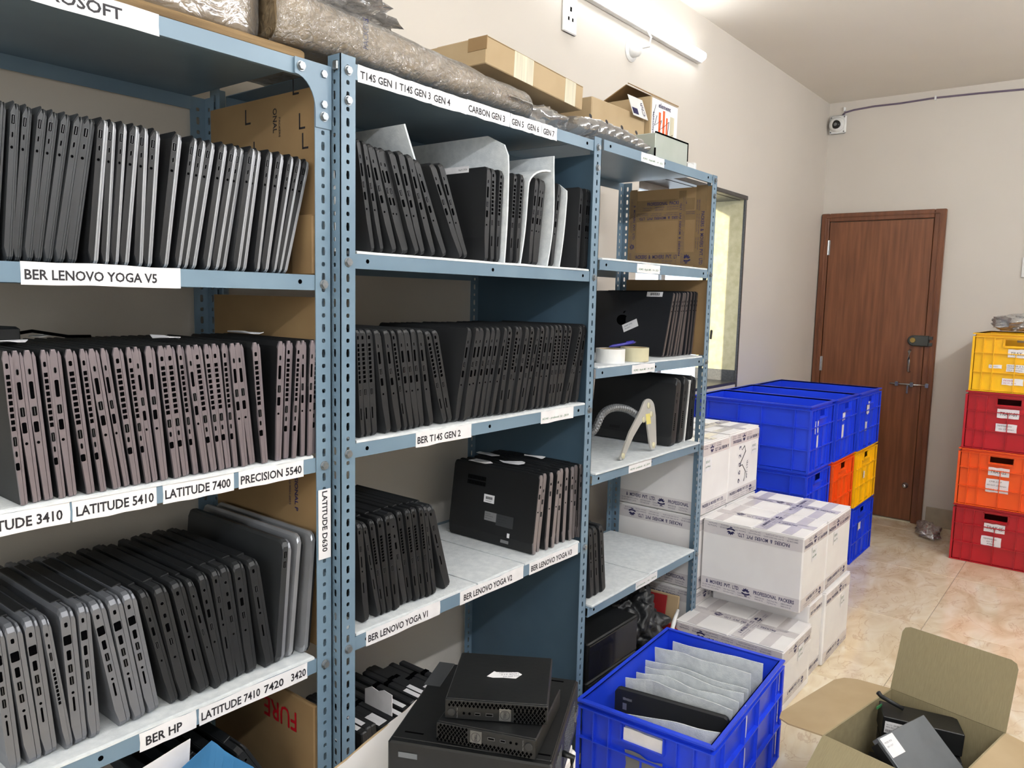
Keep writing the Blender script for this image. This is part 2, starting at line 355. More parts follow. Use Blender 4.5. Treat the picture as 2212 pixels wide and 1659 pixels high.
lk.lathe([(.035, 0), (.035, .02), (.028, .026)], 16, 0, Matrix.Translation((-.022, -.15, 1.21)) @ Matrix.Rotation(-PI/2, 4, 'Y')).build('rim_lock', ['lock'], door)
MB().lathe([(.018, 0), (.016, .008)], 14, 0, Matrix.Translation((-.048, -.148, 1.213)) @ Matrix.Rotation(-PI/2, 4, 'Y')).build('lock_knob', ['brass'], door)
hd = MB(); hd.tube([(-.022, -.133, 1.145), (-.05, -.133, 1.14), (-.055, -.135, 1.08), (-.05, -.137, 1.01), (-.022, -.137, 1.005)], .009, 8).build('pull_handle', ['steel'], door, True)
bt = MB(); bt.tube([(-.034, -.028, .921), (-.034, -.262, .921)], .006, 8).build('tower_bolt_rod', ['steel'], door, True)
for y in (-.07, -.16, -.25): MB().bbox(-.042, -.021, y-.012, y+.012, .905, .937, .003).build('bolt_bracket', ['steel'], door)
MB().bbox(-.046, -.03, -.145, -.13, .86, .915, .003).build('bolt_lever', ['steel'], door)
MB().lathe([(.02, 0), (.02, .006), (.01, .012), (.014, .03), (.008, .036)], 14, 0, Matrix.Translation((-.022, -.168, .247)) @ Matrix.Rotation(-PI/2, 4, 'Y')).build('door_stop', ['steel'], door, True)

# ------------------------------------------------------------------ wall fittings
def tube_light(loc, L, rz, label, mt='tube'):
    t = thing('tube_light', label, 'light', loc, (0, 0, rz))
    MB().bbox(0, L, -.028, -.001, -.024, .03, .003).build('housing', ['wplast'], t)
    R = []
    for x, k in ((.004, .6), (.012, 1), (L-.012, 1), (L-.004, .6)):
        R.append([(x, -.029-.024*k*max(0, math.sin(PI*i/8)), .004+.022*k*math.cos(PI*i/8)) for i in range(9)])
    MB().loft(R).build('diffuser', [mt], t, True)
    return t
tl = tube_light((1.34, YW, 2.585), 1.22, 0, 'glowing white tube light on the wall above the racks')
for k_, (x_, w_) in enumerate(((-1.0, 'rear'), (.55, 'second'), (2.1, 'third'), (3.65, 'door'))):  # one out-of-view lamp inferred from the frontal light, the rest added for brightness
    tube_light((x_, YR, 2.54), 1.22, PI, 'glowing tube light on the wall facing the racks, %s one' % w_, 'tube2')
rs = thing('ceiling_rose', 'white round wiring cover on the wall below the tube light', 'wiring cover', (1.93, YW, 2.465))
RX = Matrix.Rotation(PI/2, 4, 'X')
MB().lathe([(.045, .0), (.045, .006), (.03, .01)], 24, 0, RX).build('base_disc', ['wplast'], rs, True)
MB().lathe([(.03, .01), (.028, .035), (.018, .048), (.004, .05)], 20, 0, RX).build('cover_cap', ['wplast'], rs, True)
MB().tube([(.02, -.04, .01), (.05, -.06, .02), (.065, -.06, .06), (.05, -.04, .1), (.03, -.03, .105)], .0045, 8).build('flex_cord', ['wplast'], rs, True)
so_ = thing('wall_socket', 'white three-pin socket plate high on the wall', 'socket', (1.425, YW, 2.41))
MB().bbox(0, .088, -.012, -.0005, 0, .13, .004).build('plate', ['wplast'], so_)
for x, z, a, b in ((.044, .085, .005, .008), (.031, .05, .004, .006), (.057, .05, .004, .006)):
    MB().box(x-a, x+a, -.0128, -.012, z-b, z+b).build('pin_hole', ['black'], so_)
cc = thing('security_camera', 'white dome security camera in the corner above the door', 'camera', (XD, .428, 2.645))
RY = Matrix.Rotation(-PI/2, 4, 'Y')
MB().bbox(-.022, -.001, -.058, .052, -.06, .06, .008).build('mount_plate', ['wplast'], cc)
MB().lathe([(.05, .02), (.05, .034), (.044, .05), (.03, .062), (.004, .067)], 24, 0, RY).build('dome', ['wplast'], cc, True)
T = Matrix.Translation((-.055, -.006, -.006)) @ Matrix.Rotation(-.25, 4, 'Z') @ RY
MB().lathe([(.028, -.01), (.028, .012), (.02, .016)], 20, 0, T).build('lens_ring', ['shiny'], cc, True)
MB().lathe([(.012, .016), (.009, .018)], 16, 0, T).build('lens', ['inkgr'], cc, True)
for a in (-.045, .04):
    for b in (-.048, .048): MB().lathe([(.005, 0), (.004, .002)], 8, 0, Matrix.Translation((-.022, a, b)) @ RY).build('screw', ['sock'], cc)
cb = MB(); pts = [(XD-.008, .40, 2.705), (XD-.007, .385, 2.722), (XD-.006, .33, 2.732), (XD-.006, .2, 2.74), (XD-.006, .05, 2.738), (XD-.006, -.15, 2.745), (XD-.006, -.4, 2.74), (XD-.006, -.7, 2.728), (XD-.006, -1.2, 2.725), (XD-.006, -2.85, 2.73)]
cbl = thing('camera_cable', 'thin violet-grey cable clipped along the wall below the ceiling', 'cable', (0, 0, 0))
cb.tube(pts, .006, 6).build('cable', ['cable'], cbl, True)
for y in (.39, -.16, -.9): MB().bbox(XD-.016, XD, y-.006, y+.006, 2.73, 2.757, .002).build('clip', ['wplast'], cbl)
sw = thing('switch_plate', 'white switch plate on the wall at the picture edge above the tray stack', 'switch', (XD, -.705, 1.62))
MB().bbox(-.012, -.0005, -.085, 0, 0, .12, .003).build('plate', ['wplast'], sw)
MB().bbox(-.017, -.012, -.06, -.025, .035, .085, .002).build('rocker', ['wplast'], sw)

# ================================================================== slotted angle racks
PW, PT, PITCHH = .038, .002, .0254
def flange(mb, T, L):
    n = int(L/PITCHH); W = PW
    for k in range(n):
        v0 = k*PITCHH; v1 = v0+PITCHH if k < n-1 else L; vm = v0+PITCHH/2; um = W*.5
        hw, hh = (.0045, .0085) if k % 2 else (.0045, .0045)
        c = .0028 if k % 2 else .0026
        out = [(W, vm), (W, v1), (um, v1), (0, v1), (0, vm), (0, v0), (um, v0), (W, v0)]
        hol = [(um+hw, vm), (um+hw-.001, vm+hh-c*.35), (um, vm+hh), (um-hw+.001, vm+hh-c*.35), (um-hw, vm), (um-hw+.001, vm-hh+c*.35), (um, vm-hh), (um+hw-.001, vm-hh+c*.35)]
        vs_ = [(u, v, 0) for u, v in out]+[(u, v, 0) for u, v in hol]+[(u, v, -PT) for u, v in out]+[(u, v, -PT) for u, v in hol]
        fs = []
        for i in range(8):
            j = (i+1) % 8
            fs += [(i, j, 8+j, 8+i), (16+j, 16+i, 24+i, 24+j), (8+i, 8+j, 24+j, 24+i)]
        fs += [(0, 16, 17, 1), (7, 23, 16, 0), (3, 19, 20, 4), (4, 20, 21, 5)]
        mb.add(vs_, fs, 0, T)
_PM = {}
def post_mesh(L, sx, sy):
    k = (round(L, 3), sx, sy)
    if k not in _PM:
        mb = MB()
        # corner of the angle at the origin; flanges run along +X*sx and +Y*sy
        flange(mb, Matrix(((sx, 0, 0, 0), (0, 0, -sy, 0), (0, 1, 0, 0), (0, 0, 0, 1))), L)      # lies in XZ
        flange(mb, Matrix(((0, 0, -sx, 0), (sy, 0, 0, 0), (0, 1, 0, 0), (0, 0, 0, 1))), L)      # lies in YZ
        me = mb.mesh('post', ['rack'])
        import bmesh
        b = bmesh.new(); b.from_mesh(me); bmesh.ops.remove_doubles(b, verts=b.verts, dist=2e-5); bmesh.ops.recalc_face_normals(b, faces=b.faces); b.to_mesh(me); b.free()
        _PM[k] = me
    return _PM[k]
bm_ = MB(); bm_.lathe([(.0095, 0), (.0095, .0012)], 14); bm_.loft([[(.0075*math.cos(PI*i/3), .0075*math.sin(PI*i/3), z) for i in range(6)] for z in (.001, .0062)])
BOLT = bm_.mesh('bolt', ['bolt'])
HOLE = MB().lathe([(.0045, 0), (.0045, .0004)], 12).mesh('bolt_hole', ['black'])
RFY = Matrix.Rotation(PI/2, 4, 'X')
def shelf_part(root, L, D, zb, x0, holes=True):
    """folded steel tray: lip bottom at zb, lip height .03"""
    zt = zb+.03; t = .0016
    prof = [(0, zb), (0, zt), (D, zt), (D, zb), (D-t, zb), (D-t, zt-t), (.010, zt-t), (.010-t*0, zt-t), (t, zt-t), (t, zb+t), (.009, zb+t), (.009, zb)]
    prof = [(0, zb), (0, zt), (D, zt), (D, zb), (D-t, zb), (D-t, zt-t), (t, zt-t), (t, zb+t), (.009, zb+t), (.009, zb)]
    s = MB().loft([[(x, y, z) for y, z in prof] for x in (x0, x0+L)]).build('shelf', ['rack'], root)
    if holes:
        for x in (x0+.035, x0+L*.5, x0+L-.035): link('bolt_hole', HOLE, s, Matrix.Translation((x, -.0002, zb+.016)) @ RFY)
    return s
def rack(label, x0, x1, y0, D, H, zs, posts, lx0, lx1, group='slotted steel racks'):
    r = thing('storage_rack', label, 'rack', (x0, y0, 0), (0, 0, 0), group)
    W = x1-x0
    for nm in posts:
        sx = 1 if 'l' in nm else -1; sy = 1 if 'f' in nm else -1
        link('post', post_mesh(H, sx, sy), r, Matrix.Translation((0 if sx > 0 else W, 0 if sy > 0 else D, 0)))
    sh = [shelf_part(r, lx1-lx0, D-.006, z, lx0-x0) for z in zs]
    for s in sh: s.location.y = .003
    for nm in posts:
        if 'f' not in nm: continue
        for z in zs:
            x = PW/2 if 'l' in nm else W-PW/2
            link('bolt', BOLT, r, Matrix.Translation((x, -.0005, z+.012)) @ RFY)
            if z == zs[0]: link('bolt', BOLT, r, Matrix.Translation((x, -.0005, z-.045)) @ RFY)
    return r, sh
R1Z = [1.838, 1.434, 1.066, .640, .300]; R2Z = [1.852, 1.480, 1.087, .664, .070]; R3Z = [1.860, 1.516, 1.1925, .866, .447, .07]
rk1, s1 = rack('blue-grey slotted steel rack in front, holding rows under the plank', -.920, -.006, .022, .455, 1.868, R1Z, ['fl', 'fr', 'rl', 'rr'], -.918, -.044)
rk2, s2 = rack('blue-grey slotted steel rack in the middle with the upright foam sheets', 0., .957, 0, .465, 1.893, R2Z, ['fl', 'fr', 'rl', 'rr'], .038, .919)
rk3, s3 = rack('blue-grey slotted steel rack beside the window, mostly empty', .960, 1.742, -.010, .395, 1.890, R3Z, ['fr', 'rl', 'rr'], .9585, 1.704)
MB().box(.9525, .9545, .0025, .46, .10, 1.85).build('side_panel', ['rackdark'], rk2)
# corner gusset of the front rack
ga = [(0, 0), (-.085, 0), (-.085, -.03)]+[(-.085+.047*math.sin(PI/2*k/8), -.03-.06*(1-math.cos(PI/2*k/8))-.0*k) for k in range(1, 9)]+[(-.038, -.12), (0, -.12)]
MB().prism(ga, 0, .002, 0, fr((.914-.0, -.0005, 1.868), (1, 0, 0), (0, 0, 1))).build('gusset_plate', ['rack'], rk1)
link('bolt', BOLT, rk1, Matrix.Translation((.914-.072, -.003, 1.853)) @ RFY)
link('bolt', BOLT, rk1, Matrix.Translation((.914-.019, -.003, 1.77)) @ RFY)
MB().bbox(-.0055, -.0002, .004, .019, 1.862, 1.88, .002).build('bolt_nut', ['bolt'], rk2)

# paper labels on the shelf lips (world X extents)
def lip(sh, rx0, ry0, x0, x1, zb, txts, h=.034, dz=-.003, ink='ink', ragged=.0015, bold=.022, shear=0.):
    # sh is a child of the rack root (location y +.003): labels in rack coordinates
    T = FY(x0-rx0, -.0003, zb+dz)
    lines = [(t, a-x0, h*.22, th, (b-a) if b else None) for t, a, b, th in txts]
    paper(sh, T, x1-x0, h, lines, 'label', ink, bold, 'paper', ragged, shear)
A = (-.920, .022)
lip(s1[0], *A, -.60, -.349, 1.838, [('MICROSOFT', -.565, -.408, .0185)])
lip(s1[1], *A, -.567, -.323, 1.434, [('BER LENOVO YOGA V5', -.562, -.364, .0155)])
lip(s1[2], *A, -.70, -.5135, 1.066, [('LATITUDE 3410', -.652, -.524, .0165)])
lip(s1[2], *A, -.510, -.375, 1.066, [('LATITUDE 5410', -.504, -.380, .0165)])
lip(s1[2], *A, -.364, -.229, 1.066, [('LATITUDE 7400', -.360, -.236, .0165)])
lip(s1[2], *A, -.219, -.074, 1.066, [('PRECISION 5540', -.215, -.079, .0165)])
lip(s1[3], *A, -.417, -.313, .640, [('BER HP', -.406, -.34, .0165)], dz=-.004)
lip(s1[3], *A, -.307, -.068, .640, [('LATITUDE 7410', -.303, -.180, .0165), ('7420', -.171, -.126, .0165), ('3420', -.108, -.072, .0165)], dz=-.004)
paper(rk1, fr((.914-.002, -.0025, 1.029), (0, 0, -1), (1, 0, 0)) @ Matrix.Translation((0, -.034, 0)), .147, .031, [('LATITUDE D630', .004, .009, .0135, .128)], 'post_label', bold=.022)
A = (0, 0)
T0 = 1.852
lip(s2[0], *A, .046, .1545, T0, [('T14S GEN 1', .052, .150, .0155)])
lip(s2[0], *A, .155, .256, T0, [('T14S GEN 3', .159, .252, .0155)])
lip(s2[0], *A, .2565, .371, T0, [('GEN 4', .262, .315, .0155)], dz=-.004)
lip(s2[0], *A, .372, .5315, T0, [('CARBON GEN 3', .377, .512, .0155)])
lip(s2[0], *A, .534, .596, T0, [('GEN 5', .539, .588, .0155)])
lip(s2[0], *A, .597, .6655, T0, [('GEN 6', .603, .653, .0155)])
lip(s2[0], *A, .666, .735, T0, [('GEN 7', .672, .722, .0155)])
lip(s2[2], *A, .217, .408, 1.087, [('BER T14S GEN 2', .222, .368, .0165)])
lip(s2[2], *A, .697, .857, 1.087, [('A2141 - probook 16 - 2019', .702, .83, .008)], ink='inkg', bold=.006, shear=.25)
lip(s2[3], *A, .071, .304, .664, [('BER LENOVO YOGA V1', .077, .262, .0165)], dz=-.002)
lip(s2[3], *A, .376, .635, .664, [('BER LENOVO YOGA V2', .39, .585, .0165)], dz=-.002)
lip(s2[3], *A, .662, .906, .664, [('BER LENOVO YOGA V3', .67, .872, .0165)], dz=-.002)
A = (.960, -.010)
for i, (a, t) in enumerate(((1.177, 'A2442 - Apple M1 - 14 - 2021'), (1.179, 'A2442 - Apple M1 - 14 - 2021'), (1.173, 'A2442 - Apple M1 - 14 - 2021'), (1.178, 'A2141 - probook - 16 - 2019'), (1.258, 'probook - 16 - 2019'))):
    lip(s3[i], *A, a, a+.152, R3Z[i], [(t, a+.008, a+.14, .008)], h=.028, dz=.001, ink='inkg', bold=.006, shear=.25)

# ================================================================== laptops
def slab(mb, x0, t, w, h, cb=(.001, .001), ct=(.001, .001), rb=(.001, .001), rt_=(.001, .001), r=.008, mi=0, y0=0.):
    """slab standing on its long edge: x thickness, y depth, z height; cb/ct chamfer the x0 side at bottom/top, rb/rt_ the other side"""
    P = [(x0+cb[0], 0), (x0+t-rb[0], 0), (x0+t, rb[1]), (x0+t, h-rt_[1]), (x0+t-rt_[0], h), (x0+ct[0], h), (x0, h-ct[1]), (x0, cb[1])]
    R = []
    for y, s in ((y0, r), (y0+r*.3, r*.36), (r, 0), (w-r, 0), (w-r*.3, r*.36), (w, r)):
        k = (h/2-s)/(h/2)
        R.append([(x, y, h/2+(z-h/2)*k) for x, z in P])
    mb.loft(R)
_PORT = {}
def port_mesh(k):
    if k in _PORT: return _PORT[k]
    mb = MB(); a = None
    S = {'usba': (.0028, .0066, 1), 'hdmi': (.0026, .0075, 0), 'dock': (.0021, .0125, 0), 'lock': (.0017, .0032, 0), 'sd': (.0009, .012, 0), 'btn': (.0026, .005, 0), 'rj': (.0052, .0072, 0)}
    def oct_(a, b, c, y0, y1, mi):
        P = [(-a+c, -b), (a-c, -b), (a, -b+c), (a, b-c), (a-c, b), (-a+c, b), (-a, b-c), (-a, -b+c)]
        mb.loft([[(x, y, z) for x, z in P] for y in (y0, y1)], mi)
    if k in S:
        a, b, rim = S[k]
        oct_(a+.0007, b+.0007, .0012, -.0003, .001, 0 if k == 'usba' else 1); oct_(a, b, .0006, -.0006, .001, 1)
        if k == 'usba': mb.box(-.0007, .0007, -.0009, 0, -b+.001, b-.001, 0)
    elif k == 'usbc': oct_(.0021, .0050, .0019, -.0003, .001, 0); oct_(.0014, .0043, .0013, -.0006, .001, 1)
    elif k == 'jack': oct_(.0021, .0021, .0012, -.0005, .001, 1)
    elif k == 'power': oct_(.0036, .0036, .0021, -.0003, .001, 0); oct_(.0029, .0029, .0017, -.0006, .001, 1)
    elif k.startswith('vent'):
        n = int(k[4:5]); st = .0096 if k.endswith('w') else .0072
        for i in range(n):
            z = -i*st; b = st*.34; mb.box(-.0033, .0033, -.0005, .001, z-b, z+b, 1)
    _PORT[k] = mb.mesh('vent_grille' if k.startswith('vent') else 'port', ['rim', 'black']); return _PORT[k]
KIND = {}
def kind(name, h=.232, w=.32, tb=.0105, tl=.0052, cb=(.004, .11), ct=(.0015, .004), r=.008, base='lapblk', lid='lapblk', ports=(), strip=None, cover=None, lid_left=False, hinge=False, px=.52, edge=None):
    parts = []
    if lid_left:
        a = MB(); slab(a, 0, tl, w, h, (.001, .002), (.001, .002), r=r); parts.append(('lid', a.mesh('lid', [lid])))
        b = MB(); slab(b, tl+.0006, tb, w, h, (.0005, .001), (.0005, .001), (.002, .02), (.0015, .004), r=r); parts.append(('base', b.mesh('base', [base]))); xo = tl+.0006; T = tl+tb+.0006
    else:
        b = MB(); slab(b, 0, tb, w, h, cb, ct, (.001, .001), (ct[0]*.6, ct[1]*.7), r=r); parts.append(('base', b.mesh('base', [base]))); x = tb; xo = 0
        if strip:
            s = MB(); slab(s, x+.0004, strip[0], w, h-.003, r=r); parts.append(('deck_edge', s.mesh('deck_edge', [strip[1]]))); x += strip[0]+.0004
        l = MB(); slab(l, x+.0011, tl-.0005, w, h-.0035, (.0008, .001), (.0016, .004), (.0015, .003), (.0022, .007), r=r, y0=.0012); parts.append(('lid', l.mesh('lid', [lid]))); T = x+.0006+tl
        if cover:
            c = MB(); c.bbox(-.0009, .0004, .007, w-.007, cb[1]+.001, h-ct[1]-.002, .0003); parts.append(('bottom_cover', c.mesh('bottom_cover', [cover])))
    if edge:
        c = MB(); slab(c, 0, tb, .003, h, cb, ct, (.001, .001), (ct[0]*.6, ct[1]*.7), r=.0012, y0=-.0015); parts.append(('side_edge', c.mesh('side_edge', [edge])))
        c = MB(); slab(c, x+.0011, tl-.0005, .003, h-.0035, (.0008, .001), (.0016, .004), (.0015, .003), (.0022, .007), r=.0012, y0=-.0004); parts.append(('lid_edge', c.mesh('lid_edge', [edge])))
    if hinge:
        c = MB(); c.bbox(.004, T-.002, .045, w-.045, h-.012, h+.0012, .001); parts.append(('hinge_cover', c.mesh('hinge_cover', [hinge])))
    KIND[name] = (parts, [(k, xo+tb*(px if len(p) == 1 else p[1]), h-p[0]) for k, p in ((q[0], q[1:]) for q in ports)], T, h, w)
kind('yoga', tb=.0096, tl=.0034, cb=(.006, .016), ct=(.0062, .013), base='yogadk', lid='yogasl', strip=(.0032, 'yogasl'), ports=(('usba', .028), ('usbc', .050), ('jack', .068)), r=.006)
kind('yogarefl', tb=.0096, tl=.0034, cb=(.006, .016), ct=(.0062, .013), base='lapgry', lid='lapgry', strip=(.0032, 'lapgry'), ports=(('usba', .028), ('usbc', .050), ('jack', .068)), r=.006)  # same laptop as yoga, its different reflection painted in as even grey
kind('bronv', tb=.0108, tl=.0052, cb=(.0045, .14), ct=(.0034, .010), base='lapdk', lid='lapdk', edge='bronze', ports=(('lock', .022), ('vent9w', .038), ('usba', .134), ('usbc', .153), ('btn', .172)))
kind('bronp', tb=.0108, tl=.0052, cb=(.0045, .14), ct=(.0034, .010), base='lapdk', lid='lapdk', edge='bronze', ports=(('usbc', .032), ('dock', .060), ('usba', .092), ('hdmi', .116), ('jack', .140)))
kind('silv', h=.238, tb=.0145, tl=.0075, cb=(.004, .03), ct=(.003, .008), r=.012, base='hpsil', lid='hpsil', hinge='lapdk', ports=(('lock', .026), ('rj', .052), ('hdmi', .078), ('usba', .101), ('usba', .122), ('jack', .143), ('sd', .163)))
kind('silvent', h=.238, tb=.0145, tl=.0075, cb=(.004, .03), ct=(.003, .008), r=.012, base='hpsil', lid='hpsil', hinge='lapdk', ports=(('power', .03), ('lock', .05), ('usba', .068), ('vent9', .092)))
kind('blk', h=.235, tb=.0155, tl=.0072, cb=(.004, .05), ct=(.003, .008), r=.011, base='lapblk', lid='lapblk', hinge='lapdk', ports=(('power', .032), ('lock', .056), ('hdmi', .080), ('usba', .108), ('jack', .140)))
kind('blk2', h=.235, tb=.0155, tl=.0072, cb=(.004, .05), ct=(.003, .008), r=.011, base='lapblk', lid='lapblk', hinge='lapdk', ports=(('lock', .022), ('usba', .06), ('sd', .09), ('jack', .112), ('sd', .15)))
kind('thin', tb=.0112, tl=.006, cb=(.0045, .06), ct=(.001, .003), base='lapblk', lid='lapblk', ports=(('usbc', .036), ('dock', .062), ('usba', .092), ('hdmi', .115), ('jack', .142)))
kind('thinv', tb=.0112, tl=.006, cb=(.0045, .06), ct=(.001, .003), base='lapblk', lid='lapblk', ports=(('lock', .018), ('vent9w', .034), ('usba', .134), ('sd', .18)))
kind('thicv', h=.235, tb=.0135, tl=.0075, cb=(.005, .05), ct=(.003, .007), base='lapdk', lid='lapblk', hinge='lapdk', ports=(('lock', .02), ('vent9', .046), ('usba', .128), ('sd', .18)))
kind('rose', h=.228, w=.325, tb=.0105, tl=.0048, cb=(.0055, .03), ct=(.002, .006), base='lapdk', lid='laprose', edge='laprose', hinge='lapdk', ports=(('lock', .034), ('usba', .062), ('jack', .106)))
kind('roseh', h=.228, w=.325, tb=.0105, tl=.0048, cb=(.0055, .03), ct=(.002, .006), base='lapdk', lid='laprose', edge='laprose', hinge='lapdk', ports=(('usbc', .05), ('usba', .082), ('usba', .118)))
kind('mac', h=.238, w=.345, tb=.0105, tl=.0048, r=.006, base='macedge', lid='maclid', lid_left=True, ports=(('usbc', .035), ('usbc', .05), ('jack', .07)))
kind('fat', h=.248, w=.345, tb=.027, tl=.0125, cb=(.008, .03), ct=(.006, .02), r=.014, base='lapblk', lid='lapgry', ports=(('vent9', .13), ('usba', .06), ('usba', .085)))
kind('plate', h=.255, w=.36, tb=.013, tl=.008, cb=(.003, .01), ct=(.002, .006), r=.014, base='lapgry', lid='lapsil', ports=(('usba', .03), ('usba', .05)))
kind('silp', h=.258, w=.36, tb=.009, tl=.005, cb=(.002, .01), ct=(.002, .006), r=.014, base='yogasl', lid='lapdk')
def laptop(k, X, Y, Z, lean, label, group, sx=1., yaw=0.):
    parts, ports, T, h, w = KIND[k]
    z = Z+(T*sx*math.sin(lean) if lean > 0 else 0)+.0004
    r = thing('laptop', label, 'laptop', (X, Y, z), (0, lean, yaw), group); r.scale = (sx, 1, 1)
    base = None
    for n, me in parts:
        o = link(n, me, r)
        if n == 'base': base = o
    for pk, px, pz in ports: link('vent_grille' if pk.startswith('vent') else 'port', port_mesh(pk), base, Matrix.Translation((px, -.0001 if len(parts) < 4 or parts[2][0] != 'side_edge' else -.0017, pz)))
    return r
LOOK = {'yoga': 'black laptop with silver edges', 'yogarefl': 'slate-grey slim laptop', 'bronv': 'bronze-grey laptop with vent slots', 'bronp': 'bronze-grey laptop with plain ports', 'silv': 'silver-grey laptop with open ports', 'silvent': 'silver-grey laptop with finned vent',
        'blk': 'thick black laptop with round port', 'blk2': 'thick black laptop with small ports', 'thin': 'thin black laptop with plain ports', 'thinv': 'thin black laptop with vent slots', 'thicv': 'black laptop with fine vents', 'rose': 'warm grey laptop with dark underside', 'roseh': 'warm grey laptop with ports',
        'mac': 'thin brown-grey edged laptop', 'fat': 'thick old black laptop', 'plate': 'charcoal laptop with silver lid', 'silp': 'bare silver laptop casing'}
def row(pts, kinds, zs, Yf, where, group, xmax, n0=1, tmin=.0125, jit=.006):
    """pts: (bottom, top) positions of the edge in mm; packs them without overlap"""
    B = [b/1000 for b, t in pts]; Tt = [t/1000 for b, t in pts]; out = []
    n = len(B)
    for i in range(n):
        k = kinds[i % len(kinds)] if not callable(kinds) else kinds(i)
        parts, ports, T, h, w = KIND[k]
        if i < n-1: t = min(B[i+1]-B[i], Tt[i+1]-Tt[i])-.0006
        else: t = min(xmax-B[i], xmax-Tt[i])
        t = max(tmin, min(t, T))
        if i < n-1:
            d = B[i]+t+.0005-B[i+1]
            if d > 0: B[i+1] += d
            d = Tt[i]+t+.0005-Tt[i+1]
            if d > 0: Tt[i+1] += d
        sh = max(0, max(B[i], Tt[i])+t-xmax)
        lean = math.asin(max(-.5, min(.5, (Tt[i]-B[i])/h)))
        out.append(laptop(k, B[i]-sh, Yf+random.uniform(-jit, jit), zs, lean, '%s, %s in the %s' % (LOOK[k], ORD[i+n0], where), group, t/T))
    return out

# ------------------------------------------------------------------ rows of laptops (bottom, top) in mm along the racks
P = [(-605,-583),(-581,-561),(-569,-543),(-556,-525),(-543,-508),(-528,-491),(-514,-474),(-496,-458),(-465,-440),(-443,-423),(-429,-407),(-417,-390),(-390,-373),(-374,-352),(-350,-318),(-323,-285),(-309,-267),(-294,-250),(-269,-228),(-252,-208),(-236,-192),(-213,-174),(-195,-157),(-168,-134),(-153,-113),(-132,-87),(-118,-67),(-104,-46)]
row(P, lambda i: 'yogarefl' if i < 8 else 'yoga', 1.464, .050, 'top row of the front rack', 'slim laptops in the top row of the front rack', -.030)
P = [(-583,-596),(-566,-583),(-550,-567),(-529,-545),(-518,-532),(-491,-512),(-469,-491),(-449,-478),(-428,-457),(-415,-439),(-394,-418),(-382,-405),(-369,-386),(-345,-366),(-327,-349),(-306,-329),(-291,-317),(-275,-301),(-258,-281),(-243,-264),(-227,-245),(-213,-235),(-193,-216),(-172,-187),(-140,-128),(-119,-106),(-103,-87),(-80,-76),(-68,-56),(-56,-45)]
seq = 'v p p v p v v p p v v p p v v v p v v v v p p v p v v p p v'.split()
row(P, lambda i: 'bron'+seq[i], 1.1025, .030, 'second row of the front rack', 'bronze-grey laptops in the second row of the front rack', -.018)
P = [(-605,-621),(-580,-602),(-555,-575),(-524,-553),(-512,-524),(-486,-497),(-438,-478),(-413,-451),(-386,-425),(-343,-395),(-326,-372),(-290,-340),(-260,-313),(-250,-288),(-228,-262),(-209,-242),(-188,-215),(-151,-187),(-128,-106),(-94,-68),(-62,-39)]
seq = ['silv', 'silv', 'silv', 'silvent', 'silv', 'silv', 'silv', 'silv', 'silv', 'blk', 'blk', 'blk2', 'blk', 'blk', 'blk2', 'blk', 'blk', 'blk2', 'plate', 'silp', 'silp']
row(P, lambda i: seq[i], .6765, .050, 'third row of the front rack', 'laptops in the third row of the front rack', -.018)
P = [(105,65),(128,71),(161,86),(191,112),(204,130),(231,149),(250,178),(287,206),(331,233),(379,274),(400,307),(475,482),(503,505),(524,536),(580,595),(598,614),(654,680),(671,699),(690,719),(765,796),(880,892),(918,925),(942,951)]
row(P, lambda i: 'thin' if i not in (12, 13, 14, 15) else 'thinv', 1.5165, .030, 'top row of the middle rack', 'thin black laptops in the top row of the middle rack', .951)
P = [(62,49),(78,61),(96,81),(133,99),(162,123),(190,149),(204,168),(225,188),(245,214),(273,232),(317,255),(337,280),(358,406),(381,428),(405,455),(427,478),(452,500),(469,519),(490,545),(521,561),(545,588),(564,611),(580,630),(605,653),(625,685),(657,700),(684,727),(702,746),(732,765),(751,787),(770,813),(786,839),(815,889),(851,906),(882,920)]
seq = 'v v v p p v p p p p v v p p p p p p p v v p p v p v p p v v v v v p p'.split()
row(P, lambda i: 'thinv' if seq[i] == 'v' else 'thin', 1.1235, .014, 'second row of the middle rack', 'thin black laptops in the second row of the middle rack', .951)
P = [(86,64),(127,81),(139,101),(156,124),(176,146),(211,167),(229,191),(247,211),(266,231),(285,251),(304,267),(348,281)]
row(P, lambda i: ['blk2', 'blk2', 'thicv', 'thicv', 'thicv', 'blk', 'thicv', 'thicv', 'thicv', 'thicv', 'blk2', 'blk2'][i], .7005, .030, 'third row of the middle rack', 'thick black laptops in the third row of the middle rack', .5)
P = [(706,735),(732,762),(766,783),(794,818),(833,847),(859,868),(888,891),(911,917),(934,936),(949,955)]
RS = row(P, ['rose', 'roseh', 'rose'], .7005, .030, 'row by the blue side sheet', 'warm grey laptops in the third row of the middle rack', .951)
P = [(1476,1543),(1507,1566),(1524,1581),(1542,1601),(1564,1617),(1583,1634),(1611,1650),(1639,1671),(1672,1705),(1696,1726)]
MC = row(P, ['mac'], 1.2285, .040, 'row behind the tape rolls', 'brown-grey laptops on the window rack', 1.730)
P = [(1515,1545),(1592,1622),(1680,1686)]
FT = row(P, ['fat'], .902, .020, 'row behind the gooseneck stand', 'thick old laptops on the window rack', 1.735)
P = [(1008,985),(1040,1010),(1078,1046)]
row(P, ['blk2'], .483, .012, 'lowest foam-lined shelf row', 'black laptops on the lowest shelf of the window rack', 1.3)
P = [(-263,-385),(-222,-344),(-182,-303),(-145,-262),(-107,-224)]
row(P, ['blk'], .331, .050, 'bottom row of the front rack', 'slanting black laptops in the bottom row of the front rack', -.014)

